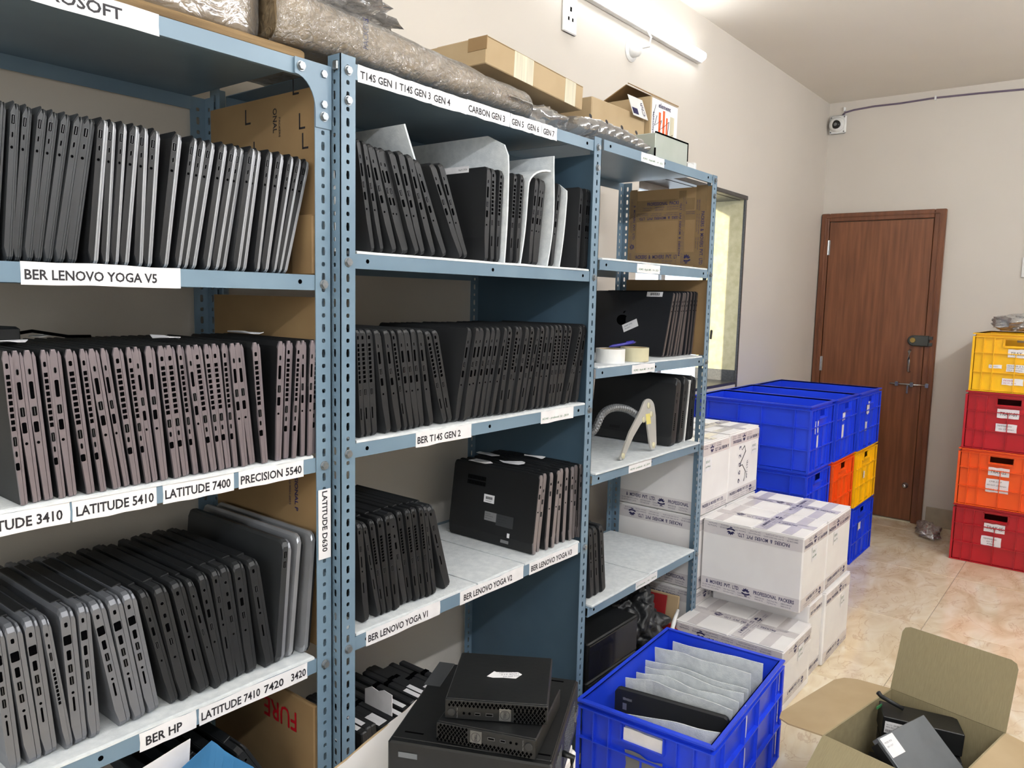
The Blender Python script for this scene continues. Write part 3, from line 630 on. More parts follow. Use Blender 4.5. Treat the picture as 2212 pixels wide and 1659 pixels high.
# stickers and marks on single laptops
def stick(l, T, w, h, lines, **k): paper(l, T, w, h, lines, **k)
b0 = RS[0]      # its underside faces the camera: u runs towards the front edge (-Y)
def US(y, z): return fr((-.0011, y, z), (0, -1, 0), (0, 0, 1))
paper(b0, US(.195, .118), .040, .024, [('PF2N4K7E', .008, .004, .003, .022)], 'sticker')
bars = MB()
for i in range(14): bars.box(.007+i*.0019, .007+i*.0019+(.0012 if i % 3 else .0006), .010, .018, .0004, .0008, 0, US(.195, .118))
bars.build('barcode_print', ['ink'], b0)
paper(b0, US(.186, .066), .045, .026, [('Model 20YT', .003, .018, .003, .02), ('S/N PF-2N4K7E', .003, .012, .003, .03), ('MTM 20Y10', .003, .005, .003, .025)], 'sticker', mat='inkgr', bold=0)
paper(b0, US(.141, .058), .064, .034, [('Regulatory information', .006, .026, .003, .04), ('Made in China', .006, .018, .003, .03), ('Input 20V 3.25A', .006, .01, .003, .035)], 'sticker', mat='lapgry', bold=0)
paper(b0, US(.095, .030), .009, .013, [], 'sticker'); paper(b0, US(.117, .012), .030, .009, [], 'sticker', mat='inkgr')
vg = MB()
for i in range(16):
    for j in range(2): vg.box(i*.0045, i*.0045+.0025, j*.016, j*.016+.012, 0, .0005, 0, US(.265, .163))
vg.build('vent_grille', ['black'], b0)
m0 = MC[0]      # its lid faces the camera
def LS(y, z): return fr((-.0004, y, z), (0, -1, 0), (0, 0, 1))
ap = MB()       # bitten fruit emblem with a leaf
pts = []
for k in range(28):
    a = 2*PI*k/28; r = .0215*(1+.08*math.cos(2*a)+.04*math.sin(3*a))
    x, y = r*math.cos(a)*.95, r*math.sin(a)
    dx, dy = x-.0247, y-.003; d = math.hypot(dx, dy)
    if d < .012: x, y = .0247+dx/d*.012, .003+dy/d*.012
    pts.append((x, y))
ap.prism(pts, 0, .0004, 0, LS(.19, .128)); ap.prism([(0, .0247), (.0064, .0272), (.0096, .0352), (.0016, .032)], 0, .0004, 0, LS(.19, .128)); ap.build('lid_emblem', ['black'], m0)
paper(m0, rotz(LS(.172, .080), .45), .062, .030, [('ASSET 0142', .008, .018, .005, .032), ('16-2021', .008, .008, .004, .022)], 'sticker', ink='inkb', bold=0)
paper(m0, LS(.105, .219), .064, .018, [], 'barcode_sticker')
bars = MB()
for i in range(15): bars.box(.014+i*.0026, .014+i*.0026+(.0016 if i % 3 else .0008), .004, .014, .0004, .0008, 0, LS(.105, .219))
bars.build('barcode_print', ['ink'], m0)
MB().lathe([(.0065, 0), (.0065, .0005)], 16, 0, LS(.325, .20)).build('round_sticker', ['inkgr'], m0)
cr = MB(); cr.prism([(0, 0), (.008, .003), (.011, .014), (.004, .022), (-.003, .012)], 0, .0005, 0, LS(.33, .12)); cr.build('red_sticker', ['red'], m0)
paper(FT[0], fr((-.0005, .10, .045), (0, -1, 0), (0, 0, 1)), .011, .013, [], 'sticker', mat='inkb')
paper(FT[0], fr((-.0005, .26, .04), (0, -1, 0), (0, 0, 1)), .045, .010, [], 'name_plate', mat='lapdk')
wp = tag(MB().bbox(0, .006, 0, .3, 0, .235, .002).build('thin_board', ['wplast'], None, False, Matrix.Translation((1.656, .03, .9025)) @ Matrix.Rotation(.12, 4, 'Y')), 'thin white panel squeezed between two thick old laptops', 'panel')

# loose papers lying along the top edges of the rows
def scrap(x, y, z, w, d, a, label, ink=None):
    rnd = random.Random(int(x*1000)+7); pts = []
    for k in range(10):
        q = 2*PI*k/10; pts.append((w*.5*math.cos(q)*rnd.uniform(.75, 1.1), d*.5*math.sin(q)*rnd.uniform(.75, 1.1)))
    R = [[(px, py, .0+.006*rnd.random()) for px, py in pts]]; R.append([(px, py, pz+.0012) for px, py, pz in R[0]])
    tag(MB().loft(R).build('paper_scrap', ['paper'], None, False, TR((x, y, z), a)), label, 'paper', 'paper scraps on top of the rows')
scrap(-.55, .13, 1.339, .06, .02, .3, 'crumpled paper slip at the black adapter on the front rack')
scrap(-.47, .22, 1.340, .05, .04, 1.1, 'flat white paper slip beside the black adapter cable')
scrap(-.30, .12, 1.339, .03, .09, .1, 'torn paper strip across the middle of the bronze-grey row')
scrap(-.08, .22, 1.339, .015, .10, .3, 'long paper strip at the cardboard end of the bronze-grey row')
scrap(.735, .25, .9335, .03, .09, .2, 'torn paper strip on the first warm grey laptop')
scrap(.79, .17, .9335, .035, .08, .25, 'bright torn paper on the warm grey row, front edge')
scrap(.83, .30, .9345, .035, .09, .15, 'fanned grey paper stack on the warm grey row')
scrap(.90, .17, .9345, .02, .08, .2, 'long white paper slip by the blue side sheet')
ad = thing('power_adapter', 'small black power adapter lying on the bronze-grey laptops', 'adapter', (-.575, .17, 1.336), (0, 0, .25))
MB().bbox(-.04, .045, -.03, .03, 0, .028, .004).build('adapter_body', ['pcblk'], ad)
MB().tube([(.045, 0, .014), (.09, .01, .018), (.14, -.01, .008), (.19, .0, .006)], .003, 6).build('adapter_cord', ['black'], ad, True)

# ------------------------------------------------------------------ foam liners on the shelves
def liner(x0, x1, y0, y1, z, label, dip=.0):
    n = 14; R = []
    for k in range(n+1):
        x = x0+(x1-x0)*k/n; e = .004*noise.noise(Vector((x*9, z*5, 0))); d = .0015*noise.noise(Vector((x*14, z*3, 4)))
        R.append([(x, y0+e, z+.0003), (x, y1, z+.0003), (x, y1, z+.0053), (x, y0+e+.004, z+.0056+abs(d)), (x, y0+e, z+.0045)])
    tag(MB().loft(R).build('foam_liner', ['foam'], None), label, 'foam sheet', 'foam liners on the shelves')
liner(-.90, -.05, .024, .44, 1.0962, 'white foam liner under the bronze-grey laptops')
liner(-.90, -.05, .024, .44, .6702, 'white foam liner under the silver and thick black laptops')
liner(.045, .915, .002, .43, 1.5102, 'white foam liner under the upright foam sheets')
liner(.045, .915, .002, .43, 1.1172, 'white foam liner under the second row of the middle rack')
liner(.045, .44, .004, .43, .6942, 'white foam liner under the slanting thick black laptops')
liner(.445, .64, .004, .43, .6942, 'bare middle strip of white foam on the middle rack')
liner(.645, .915, .004, .43, .6942, 'white foam liner under the warm grey laptops')
liner(.97, 1.70, -.008, .36, 1.5462, 'rumpled white foam liner beside the taped cardboard sheet')
liner(.97, 1.70, -.006, .36, 1.2227, 'white foam liner under the tape rolls')
liner(.97, 1.70, -.012, .36, .8962, 'white foam liner under the gooseneck stand')
liner(.97, 1.345, -.014, .36, .4772, 'white foam liner under three black laptops')
liner(1.35, 1.70, -.010, .36, .4772, 'empty white foam liner on the lowest shelf by the cartons')

# ------------------------------------------------------------------ upright foam sheets between the thin laptops
def upright(label, xb, xt, y0, y1, z0, h, rad=.0, curl=None, t=.005, wave=.004):
    m = MB(); ns = 12; R = []
    pts = []
    for k in range(ns+1):
        s = k/ns; x = xb+(xt-xb)*s+wave*math.sin(PI*s*1.3); z = z0+h*s
        pts.append((x, z))
    if curl:
        cx, cz = pts[-1]
        for k in range(1, 8):
            a = PI*.5*k/7; pts.append((cx+curl*(1-math.cos(a)), cz+curl*.55*math.sin(a)))
    n = len(pts)
    for i, (x, z) in enumerate(pts):
        a = pts[max(0, i-1)]; b = pts[min(n-1, i+1)]; d = Vector((b[0]-a[0], b[1]-a[1])).normalized(); nx, nz = d.y, -d.x
        yy = y0
        top = z0+h
        if rad and z > top-rad: yy = y0+rad-math.sqrt(max(0, rad*rad-(z-(top-rad))**2))
        R.append([(x, yy, z), (x, y1, z), (x+nx*t, y1, z+nz*t), (x+nx*t, yy, z+nz*t)])
    tag(m.loft(R).build('foam_sheet', ['foam'], None, False), label, 'foam sheet', 'upright foam sheets between the thin laptops')
ZF = 1.5166
upright('narrow foam sheet behind the first thin laptops at the slotted post', .058, .045, .09, .4, ZF, .285)
upright('wide foam sheet standing behind the leaning thin laptops', .352, .230, .06, .42, ZF, .29)
upright('short foam sheet tucked behind the wide one', .36, .262, .10, .42, ZF, .262)
upright('tall rounded foam sheet before the white-labelled laptop', .548, .560, .025, .43, ZF, .325, rad=.07)
upright('foam sheet curling over at its top', .620, .652, .03, .42, ZF, .205, curl=.10)
upright('tall wavy foam sheet behind the curling one', .742, .770, .03, .42, ZF, .30, wave=.012)
upright('low foam sheet near the end of the thin row', .800, .835, .03, .42, ZF, .235, rad=.03)
paper_l = [o for o in bpy.data.objects if o.get('category') == 'laptop' and o.get('label', '').endswith('twelfth in the top row of the middle rack')][0]
paper(paper_l, fr((-.0004, .15, .222), (0, -1, 0), (0, 0, 1)), .09, .016, [('April 2026', .055, .004, .006, .03)], 'sticker', bold=0)

# ------------------------------------------------------------------ cardboard side sheets
def sheet_x(name, x, y0, y1, z0, z1, mat, label, cat='cardboard', torn=True, t=.004):
    rnd = random.Random(int(z0*1000)); n = 12
    edge = [(y0+(rnd.uniform(0, .012) if torn else 0), z0+(z1-z0)*k/n) for k in range(n+1)]
    P = [(y1, z0)]+[(y1, z1)] + edge[::-1]
    m = MB(); m.loft([[(xx, y, z) for y, z in P] for xx in (x, x+t)])
    return tag(m.build(name, [mat], None), label, cat)
c1 = sheet_x('cardboard_sheet', -.0145, .048, .44, 1.4645, 1.836, 'card', 'large brown cardboard sheet ending the top row of the front rack')
tx = MB(); tx.text('ONAL', fr((-.0149, .20, 1.83), (0, 0, -1), (0, -1, 0)) @ Matrix.Translation((.02, 0, 0)), .014, .05, 0, .01)
tx.text('PACKERS', fr((-.0149, .18, 1.83), (0, 0, -1), (0, -1, 0)) @ Matrix.Translation((.04, 0, 0)), .006, .04, 0, .0)
for y, z in ((.30, 1.79), (.27, 1.72), (.13, 1.83), (.11, 1.76), (.10, 1.72)):
    tx.box(-.0149, -.0146, y-.002, y+.002, z, z+.03).box(-.0149, -.0146, y-.018, y+.002, z-.002, z+.002)
tx.build('print', ['ink'], c1)
bt_ = MB(); bt_.bbox(-.030, -.0155, .05, .12, 1.4645, 1.585, .003); tag(bt_.build('cardboard_offcut', ['card'], None), 'pale folded cardboard flap behind the front rack end post', 'cardboard')
sheet_x('cardboard_sheet', -.0145, .048, .44, 1.1022, 1.42, 'card', 'brown cardboard sheet ending the bronze-grey row')
c3 = sheet_x('cardboard_sheet', -.0145, .048, .44, .6762, 1.055, 'card', 'brown cardboard sheet ending the silver and black row')
tx = MB(); tx.text('ESSIONAL P', fr((-.0149, .135, 1.05), (0, 0, -1), (0, -1, 0)), .012, .09, 0, .02); tx.text('AN ISO 9001:2015', fr((-.0149, .155, 1.05), (0, 0, -1), (0, -1, 0)), .006, .08); tx.build('print', ['inkb'], c3)
c4 = thing('carton', 'brown carton with faded red letters behind the bottom laptops', 'carton', (-.028, .07, .3305))
MB().bbox(-.012, .0, -.03, .36, 0, .225, .003).build('carton_body', ['card'], c4)
tx = MB(); tx.text('FURE', fr((-.0125, .03, .19), (0, 1, 0), (0, 0, -1)), .045, .12, 0, .01); tx.build('red_lettering', ['red'], c4)
c5 = sheet_x('cardboard_sheet', 1.7315, .004, .35, 1.5525, 1.855, 'card', 'taped brown cardboard sheet closing the window rack, upper bay', torn=False)
c6 = sheet_x('cardboard_sheet', 1.7315, .004, .35, 1.2292, 1.51, 'card', 'plain brown cardboard sheet behind the brown-grey edged laptops', torn=False)

# ------------------------------------------------------------------ printed packing tape
TOK = [('PROFESSIONAL', .088), ('PACKERS', .056), ('&', .009), ('MOVERS', .050), ('PVT.', .026), ('LTD.', .026), ('*', .040)]
SMALL = [('Toll Free No.', .04), ('18001234155', .04), ('An ISO 9001:2015 (QMS)', .075), ('(ISA Approved)', .045), ('Customer Care No.', .055), ('9999155155', .035)]
def emblem(mb, T, r):
    for k in range(5):
        a = PI*(.14+.18*k); d = Vector((math.cos(a), math.sin(a))); p = Vector((-d.y, d.x))
        c = [d*r*.15, d*r*.6+p*r*.22, d*r, d*r*.6-p*r*.22]; mb.add([(q.x, q.y, .0006) for q in c], [(0, 1, 2, 3)], 0, T)
    mb.add([(r*1.0*math.cos(a), -r*.15+r*.5*math.sin(a), .0006) for a in [PI+PI*k/8 for k in range(9)]]+[(r*.6*math.cos(a), -r*.1+r*.2*math.sin(a), .0006) for a in [2*PI-PI*k/8 for k in range(9)]], [tuple(range(18))], 0, T)
    mb.add([(x*r, y*r, .0006) for x, y in ((-.3, -.95), (.3, -.95), (.3, -.72), (-.3, -.72))], [(0, 1, 2, 3)], 0, T)
def tape(parent, T, L, w=.05, flip=False, phase=0., mat='tape', ink='inkb', twice=False):
    """a strip of printed tape in frame T: runs 0..L along u, 0..w along v"""
    t = MB().box(0, L, 0, w, 0, .0005, 0, T).build('tape', [mat], parent)
    p = MB(); Tf = T if not flip else T @ Matrix(((-1, 0, 0, L), (0, -1, 0, w), (0, 0, 1, 0), (0, 0, 0, 1)))
    x = -phase; i = 0
    while x < L:
        s, wd_ = TOK[i % len(TOK)]
        if x >= .002 and x+wd_ <= L-.002:
            if s == '*': emblem(p, Tf @ Matrix.Translation((x+.018, w*.5, .0004)), w*.36)
            else: p.text(s, Tf @ Matrix.Translation((x, w*.52, .0004)), w*.30, wd_, 0, .02)
        x += wd_+.008; i += 1
    x = -phase*.7; i = 0
    while x < L:
        s, wd_ = SMALL[i % len(SMALL)]
        if x >= .002 and x+wd_ <= L-.002:
            p.text(s, Tf @ Matrix.Translation((x, w*.28, .0004)), w*.12, wd_, 0, .0)
            p.text(s[::-1] if False else s, Tf @ Matrix.Translation((x, w*.10, .0004)), w*.10, wd_*.9, 0, .0)
        x += wd_+.012; i += 1
    if p.v: p.build('tape_print', [ink], t)
    return t
# tape on the cardboard sheet of the window rack (its print faces the camera: frame looks along -X)
def CX(y, z, x=1.7312): return fr((x, y, z), (0, -1, 0), (0, 0, 1))
tape(c5, CX(.33, 1.772), .26, .044, False, -.06, 'tapeb'); tape(c5, CX(.325, 1.565), .28, .05, False, .09, 'tapeb')
tape(c5, CX(.33, 1.735), .30, .035, True, .02, 'tapeb')
tape(c5, rotz(CX(.065, 1.86, 1.7306), -PI/2), .30, .045, False, .0, 'tapeb'); tape(c5, rotz(CX(.345, 1.86, 1.7306), -PI/2), .30, .03, False, .1, 'tapeb')
tape(c5, rotz(CX(.105, 1.555, 1.7304), PI/2), .29, .030, False, .05, 'tapeb')

# ------------------------------------------------------------------ cartons
def carton(label, x0, x1, y0, y1, z0, z1, mat='wcard', bulge=.0, group='white taped cartons', seam='x'):
    t = thing('carton', label, 'carton', (x0, y0, z0), (0, 0, 0), group)
    W, D, H = x1-x0, y1-y0, z1-z0
    MB().bbox(0, W, 0, D, 0, H-.004, .005).build('carton_body', [mat], t)
    if seam == 'x':
        f = MB(); f.bbox(.002, W-.002, .001, D/2-.0015, H-.0055, H, .002).build('flap', [mat], t)
        f = MB(); f.bbox(.002, W-.002, D/2+.0015, D-.001, H-.0055, H, .002).build('flap', [mat], t)
    else:
        f = MB(); f.bbox(.001, W/2-.0015, .002, D-.002, H-.0055, H, .002).build('flap', [mat], t)
        f = MB(); f.bbox(W/2+.0015, W-.001, .002, D-.002, H-.0055, H, .002).build('flap', [mat], t)
    return t, W, D, H
G = 'inkg'
def std_front(t, W, D, H, lab=None, lx=.55, flipt=True, lo=True, ph=.03, side=True):
    if side:
        tape(t, FX(-.0004, D-.004, H-.055), D-.008, .048, flipt, ph)
        if lo: tape(t, FX(-.0004, D-.004, .006), D-.008, .048, False, ph+.09)
    tape(t, FY(.004, -.0004, H-.055), W-.008, .045, flipt, ph+.12)
    if lo: tape(t, FY(.004, -.0004, .006), W-.008, .045, False, ph+.05)
    if lab: paper(t, FY(W*lx, -.0012, H*.60), .060, .055, [(lab[0], .006, .032, .010, .035), (lab[1], .004, .012, .009, .044)], 'box_label', ink=G, bold=0., ragged=.001, shear=.2)
def top_tapes(t, W, D, H, seam='y', ph=0.):
    if seam == 'y':
        tape(t, rotz(FZ(W/2+.025, .004, H+.0006), PI/2), D-.008, .05, False, ph); tape(t, FZ(.004, D*.36, H+.0012), W-.008, .045, False, ph+.1)
    else:
        tape(t, rotz(FZ(.004, D/2+.025, H+.0006), 0) @ Matrix.Translation((0, -.05, 0)), W-.008, .05, False, ph); tape(t, rotz(FZ(W*.55, .004, H+.0012), PI/2), D-.008, .045, False, ph+.1)
    for k in (.12, .8): MB().box(.004, W-.004, D*k, D*k+.04, H+.0002, H+.0006).build('clear_tape', ['tape'], t)

t, W, D, H = carton('white taped carton marked BOX-01 at the slotted post', 1.757, 2.018, .0, .37, .597, .888, seam='x')
std_front(t, W, D, H, ('BOX-01', 'qty-99 nos'), .10); top_tapes(t, W, D, H, 'x', .05)
t, W, D, H = carton('white taped carton marked BOX-02 with blue pen scrawl', 2.022, 2.342, .0, .37, .597, .892, seam='y')
std_front(t, W, D, H, ('BOX-02', 'qty-75 nos'), .74, side=False); top_tapes(t, W, D, H, 'y', .0)
sc_ = MB(); T = FY(.10, -.0012, .05)
sc_.text('9 6 2 2 3', rotz(T @ Matrix.Translation((.02, .02, 0)), PI/2), .022, .16, 0, -.005); sc_.text('PVT. LTD.', rotz(T @ Matrix.Translation((.10, .03, 0)), -PI/2 + PI), .012, .08, 0, .01); sc_.text('01', T @ Matrix.Translation((.005, -.02, 0)), .014, .014); sc_.build('pen_lettering', ['inkb'], t)
sq = MB(); pts = [(.05, .17), (.075, .185), (.09, .16), (.045, .12), (.03, .10), (.06, .105), (.1, .07), (.085, .03)]
sq.tube([(x+.08, -.0012, y+.04) for x, y in pts], .0014, 5).build('pen_stroke', ['ink'], t)
t, W, D, H = carton('white taped carton seen through the window rack, under BOX-01', 1.757, 2.018, .0, .37, .300, .593)
std_front(t, W, D, H)
t, W, D, H = carton('white taped carton on the floor beneath the stack behind the window rack', 1.757, 2.018, .0, .37, .0005, .297)
std_front(t, W, D, H, lo=False)
for a, z in enumerate((.0005, .300)): carton('white carton %s under BOX-02, behind the room-side cartons' % ['on the floor', 'midway'][a], 2.022, 2.342, .0, .37, z, z+.293)
t, W, D, H = carton('large white taped carton in the middle of the stack, clear front', 1.783, 2.066, -.395, -.006, .306, .592)
std_front(t, W, D, H, ('BOX-7', 'qty-88'), .35, ph=.05); top_tapes(t, W, D, H, 'y', .03)
t, W, D, H = carton('white taped carton marked BOX-8 behind the large middle one', 2.074, 2.385, -.395, -.006, .306, .590)
std_front(t, W, D, H, ('BOX-8', 'qty-76'), .25, ph=.02); top_tapes(t, W, D, H, 'y', .08)
t, W, D, H = carton('white carton on the floor under the large middle one', 1.906, 2.070, -.393, -.006, .0005, .303)
std_front(t, W, D, H, side=False)
t, W, D, H = carton('white carton marked BOX-9 on the floor at the stack corner', 2.074, 2.410, -.405, -.006, .0005, .303)
std_front(t, W, D, H, ('BOX-9', 'qty-90'), .62, side=False, ph=.06)
t, W, D, H = carton('low white taped carton behind the blue foam-filled crate', 1.593, 1.900, -.408, .0, .0005, .236)
std_front(t, W, D, H, ('BOX-D', 'qty-07 nos'), .52, ph=.02, lo=False); top_tapes(t, W, D, H, 'y', .02)
tape(t, FY(.004, -.0004, .03), W*.9, .04, False, .1)
mk = MB()
for k in range(7): mk.box(.012, .016, -.0012, -.0008, .03+k*.027, .036+k*.027)
mk.build('staple_print', ['ink'], t)

# ------------------------------------------------------------------ stacking crates
def ring(mb, lx, ly, z0, z1, o, i):
    q = lambda e, z: [(-lx/2-e, -ly/2-e, z), (lx/2+e, -ly/2-e, z), (lx/2+e, ly/2+e, z), (-lx/2-e, ly/2+e, z)]
    R = [q(-i, z0), q(o, z0), q(o, z1), q(-i, z1), q(-i, z0)]
    mb.loft(R, cap=False)
_RIB = {}
def crate(label, cx, cy, z, lx, ly, h, mat, rz=0., group='stacking crates', bands=(.33, .66), slot=True):
    t = thing('crate', label, 'crate', (cx, cy, z), (0, 0, rz), group)
    e = .012; a, b = lx/2-e, ly/2-e; th = .003
    longx = lx > ly
    def wall(T, W, hole):
        m = MB()
        if hole:
            hw, z0, z1 = .055, h*.80, h*.90
            u = [0, W/2-hw, W/2+hw, W]; v = [0, z0, z1, h]
            for i in range(3):
                for j in range(3):
                    if i == 1 and j == 1: continue
                    for n, fl_ in ((0, 0), (th, 1)):
                        q = [(u[i], v[j], -n), (u[i+1], v[j], -n), (u[i+1], v[j+1], -n), (u[i], v[j+1], -n)]
                        m.add(q if not fl_ else q[::-1], [(0, 1, 2, 3)], 0, T)
            for p, q in (((u[1], z0), (u[2], z0)), ((u[2], z0), (u[2], z1)), ((u[2], z1), (u[1], z1)), ((u[1], z1), (u[1], z0))):
                m.add([(p[0], p[1], 0), (q[0], q[1], 0), (q[0], q[1], -th), (p[0], p[1], -th)], [(0, 1, 2, 3)], 0, T)
        else: m.box(0, W, 0, h, -th, 0, 0, T)
        m.build('side_wall', [mat], t)
    wall(fr((-a, -b, 0), (1, 0, 0), (0, 0, 1)), 2*a, slot and not longx); wall(fr((a, b, 0), (-1, 0, 0), (0, 0, 1)), 2*a, slot and not longx)
    wall(fr((-a, b, 0), (0, -1, 0), (0, 0, 1)), 2*b, slot and longx); wall(fr((a, -b, 0), (0, 1, 0), (0, 0, 1)), 2*b, slot and longx)
    MB().box(-a, a, -b, b, .002, .007).build('crate_floor', [mat], t)
    m = MB(); ring(m, lx, ly, h-.006, h, 0, e+th); m.build('rim', [mat], t)
    for f in bands+(.0, .93):
        m = MB(); zz = h*f+(.001 if f == 0 else 0); ring(m, lx, ly, zz, zz+.004, 0, e); m.build('rib_band', [mat], t)
    if mat not in _RIB: _RIB[mat] = MB().box(0, 1, 0, 1, 0, 1).mesh('rib', [mat])
    rib = lambda x0, x1, y0, y1, z0, z1: link('rib', _RIB[mat], t, Matrix.Translation((x0, y0, z0)) @ Matrix.Diagonal((x1-x0, y1-y0, z1-z0, 1)))
    for W, pts in ((lx, 'x'), (ly, 'y')):
        n = max(4, int(W/.11)); us = [.0, .13] + [k/n for k in range(1, n) if .2 < k/n < .8] + [.87, 1.]
        for u in us:
            c = -W/2+.003+u*(W-.006)
            short = (pts == 'y') == longx
            zt = h*.93 if not (slot and short and .32 < u < .68) else h*.66
            if pts == 'x':
                rib(c-.0018, c+.0018, -ly/2+.0005, -b, .004, zt); rib(c-.0018, c+.0018, b, ly/2-.0005, .004, zt)
            else:
                rib(-lx/2+.0005, -a, c-.0018, c+.0018, .004, zt); rib(a, lx/2-.0005, c-.0018, c+.0018, .004, zt)
    if slot:
        hw, z0, z1 = .064, h*.78, h*.92
        for s in (-1, 1):
            m = MB()
            F = (fr((s*lx/2, 0, 0), (0, -1, 0) if s < 0 else (0, 1, 0), (0, 0, 1)) if longx else fr((0, s*ly/2, 0), (1, 0, 0) if s < 0 else (-1, 0, 0), (0, 0, 1)))
            for x0, x1, y0, y1 in ((-hw, hw, z0-.004, z0), (-hw, -hw+.004, z0, z1), (hw-.004, hw, z0, z1)): m.box(x0, x1, y0, y1, -e, -.001, 0, F)
            m.build('handle_frame', [mat], t)
    return t, lx, ly, h
def sticker(t, T, w, h, lines, ink='ink', rag=.002, **k): paper(t, T, w, h, lines, 'sticker', ink, 0., 'paper', rag, .15)
# the tray stack by the door wall (short side faces the camera, long side runs to the wall)
def tray(label, z, mat, notes, dy=0., dx=0.):
    t, lx, ly, h = crate(label, 4.255+dx, -.757+dy, z, .60, .42, .322, mat, 0., 'coloured trays stacked by the door wall')
    for n in notes: sticker(t, fr((-lx/2+.0075, n[0], n[1]), (0, -1, 0), (0, 0, 1)), n[2], n[3], n[4], n[5] if len(n) > 5 else 'ink')
tray('red tray marked TRAY-05 at the bottom of the tray stack', .0005, 'red', [(.052, .190, .100, .048, [('TRAY-05', .01, .015, .02, .078)]), (.06, .112, .096, .052, [('TRMM002431', .008, .034, .009, .065), ('qty-25', .025, .02, .009, .035), ('P/Wks', .03, .006, .009, .035)])])
tray('orange tray marked TRAY-22 in the tray stack', .324, 'orange', [(.058, .186, .100, .046, [('TRAY-22', .01, .014, .018, .075)]), (.064, .092, .108, .075, [('CMR-5107', .014, .056, .009, .06), ('001507-25 lamps', .004, .034, .010, .092), ('MAC - 7', .012, .01, .010, .05)])], -.002)
tray('red tray marked TRAY-01 third up the tray stack', .6475, 'red', [(.052, .186, .102, .050, [('TRAY-01', .01, .014, .02, .08)]), (.054, .108, .100, .046, [('TRMM0000731', .006, .03, .009, .068), ('qty-23 lamps', .014, .012, .010, .07)])], -.012, .006)
tray('yellow tray marked TRAY-16 on top of the tray stack', .971, 'yellow', [(.038, .196, .10, .044, [('TRAY-16', .01, .012, .018, .08)]), (.040, .118, .105, .040, [('003735-2 lot', .004, .028, .008, .085), ('002067-15 lamps', .004, .016, .008, .09), ('003 lamps', .004, .005, .007, .07)]), (.055, .045, .10, .036, [('003606', .006, .02, .009, .05), ('qty 01 lock', .006, .006, .009, .06)], 'red'), (.122, .132, .062, .020, [('5 lamps', .006, .006, .006, .035)])], -.022, .010)
pl = crumple(40, 22, .4, 3., 3.3, (.22, .17, .06), .35); tag(pl.build('plastic_wrap', ['bagfilm'], None, True, Matrix.Translation((4.235, -.79, 1.345))), 'crumpled clear plastic sheet lying on the yellow tray', 'plastic sheet')
# the three columns beside the cartons (short side faces the room)
GB = 'crates stacked beyond the white cartons'
def colcrate(label, x0, x1, y0, z, mat, marks=()):
    t, lx, ly, h = crate(label, (x0+x1)/2, y0+.30, z, x1-x0, .60, .318, mat, 0., GB)
    for u, v, w, hh in marks: paper(t, FY(u, -ly/2+.0075, v), w, hh, [], 'torn_sticker', ragged=.006)
colcrate('blue crate on top of the column by the carton stack', 2.665, 3.030, -.125, .637, 'blue', [(-.10, .18, .05, .06), (-.09, .10, .045, .07)])
colcrate('blue crate second down in the column by the carton stack', 2.665, 3.030, -.122, .319, 'blue')
colcrate('blue crate on the floor under the column by the carton stack', 2.665, 3.030, -.122, .0005, 'blue')
colcrate('blue crate on top of the orange crate', 3.036, 3.420, -.135, .637, 'blue', [(-.07, .20, .05, .04), (-.08, .11, .045, .07)])
colcrate('orange crate under the middle blue crate', 3.036, 3.420, -.135, .319, 'orange')
colcrate('blue crate on the floor beneath the orange crate', 3.036, 3.420, -.135, .0005, 'blue')
colcrate('blue crate on top of the yellow crate by the door', 3.428, 3.870, -.145, .637, 'blue', [(-.06, .19, .055, .07), (-.07, .10, .04, .05)])
colcrate('yellow crate between two blue crates by the door', 3.428, 3.870, -.145, .319, 'yellow', [(-.03, .14, .045, .04)])
colcrate('blue crate on the floor beneath the yellow crate', 3.428, 3.870, -.145, .0005, 'blue', [(-.06, .16, .05, .05)])
# the crate full of foam in front
FC = Matrix.Rotation(.055, 4, 'Z')
fc, lx, ly, h = crate('blue crate filled with foam sheets in front of the window rack', 1.034, -.312, .0005, .605, .398, .322, 'blue', .055, bands=(.34, .66))
fT = lambda u, v: fr((-lx/2+.0078, u, v), (0, -1, 0), (0, 0, 1))
paper(fc, fT(.055, .245), .115, .042, [], 'sticker', ragged=.001); paper(fc, fT(.05, .15), .11, .075, [], 'torn_sticker', ragged=.007, mat='inkgr'); paper(fc, fT(.06, .03), .10, .06, [], 'torn_sticker', ragged=.005, mat='cream')
for x, z, w, hh in ((.06, .12, .03, .10), (.065, .02, .025, .07)): paper(fc, FY(x-.12, -ly/2+.0078, z+.1), w, hh, [], 'torn_sticker', ragged=.005)
def csheet(label, x, lean, zt, w0, w1, wig=.004, sk=0.):
    m = MB(); R = []; n = 16
    for k in range(n+1):
        y = w0+(w1-w0)*k/n; j = wig*noise.noise(Vector((y*12, x*30, 0)))+(k/n-.3)*sk*.5; top = zt+.010*noise.noise(Vector((y*8, x*17, 3)))-.03*max(0, (k/n-.5))**2
        q = [(x+j, y, .012), (x+j+lean*.5, y, top*.5), (x+j*2.2+lean, y, top), (x+j*2.2+lean+.004, y, top-.0005), (x+j+lean*.5+.004, y, top*.5), (x+j+.004, y, .012)]
        R.append(q)
    tag(m.loft(R).build('foam_sheet', ['foam'], None, False, Matrix.Translation((1.034, -.312, .0005)) @ FC), label, 'foam sheet', 'foam sheets in the blue crate')
NB = ['first foam sheet at the handle end of the blue crate', 'foam sheet just behind the black laptop in the blue crate', 'third foam sheet in the blue crate', 'fourth foam sheet in the blue crate', 'fifth foam sheet in the blue crate', 'tall sixth foam sheet in the blue crate', 'last foam sheet at the carton end of the blue crate']
csheet(NB[0], -.203, .0, .300, -.168, .135, .003, -.075)
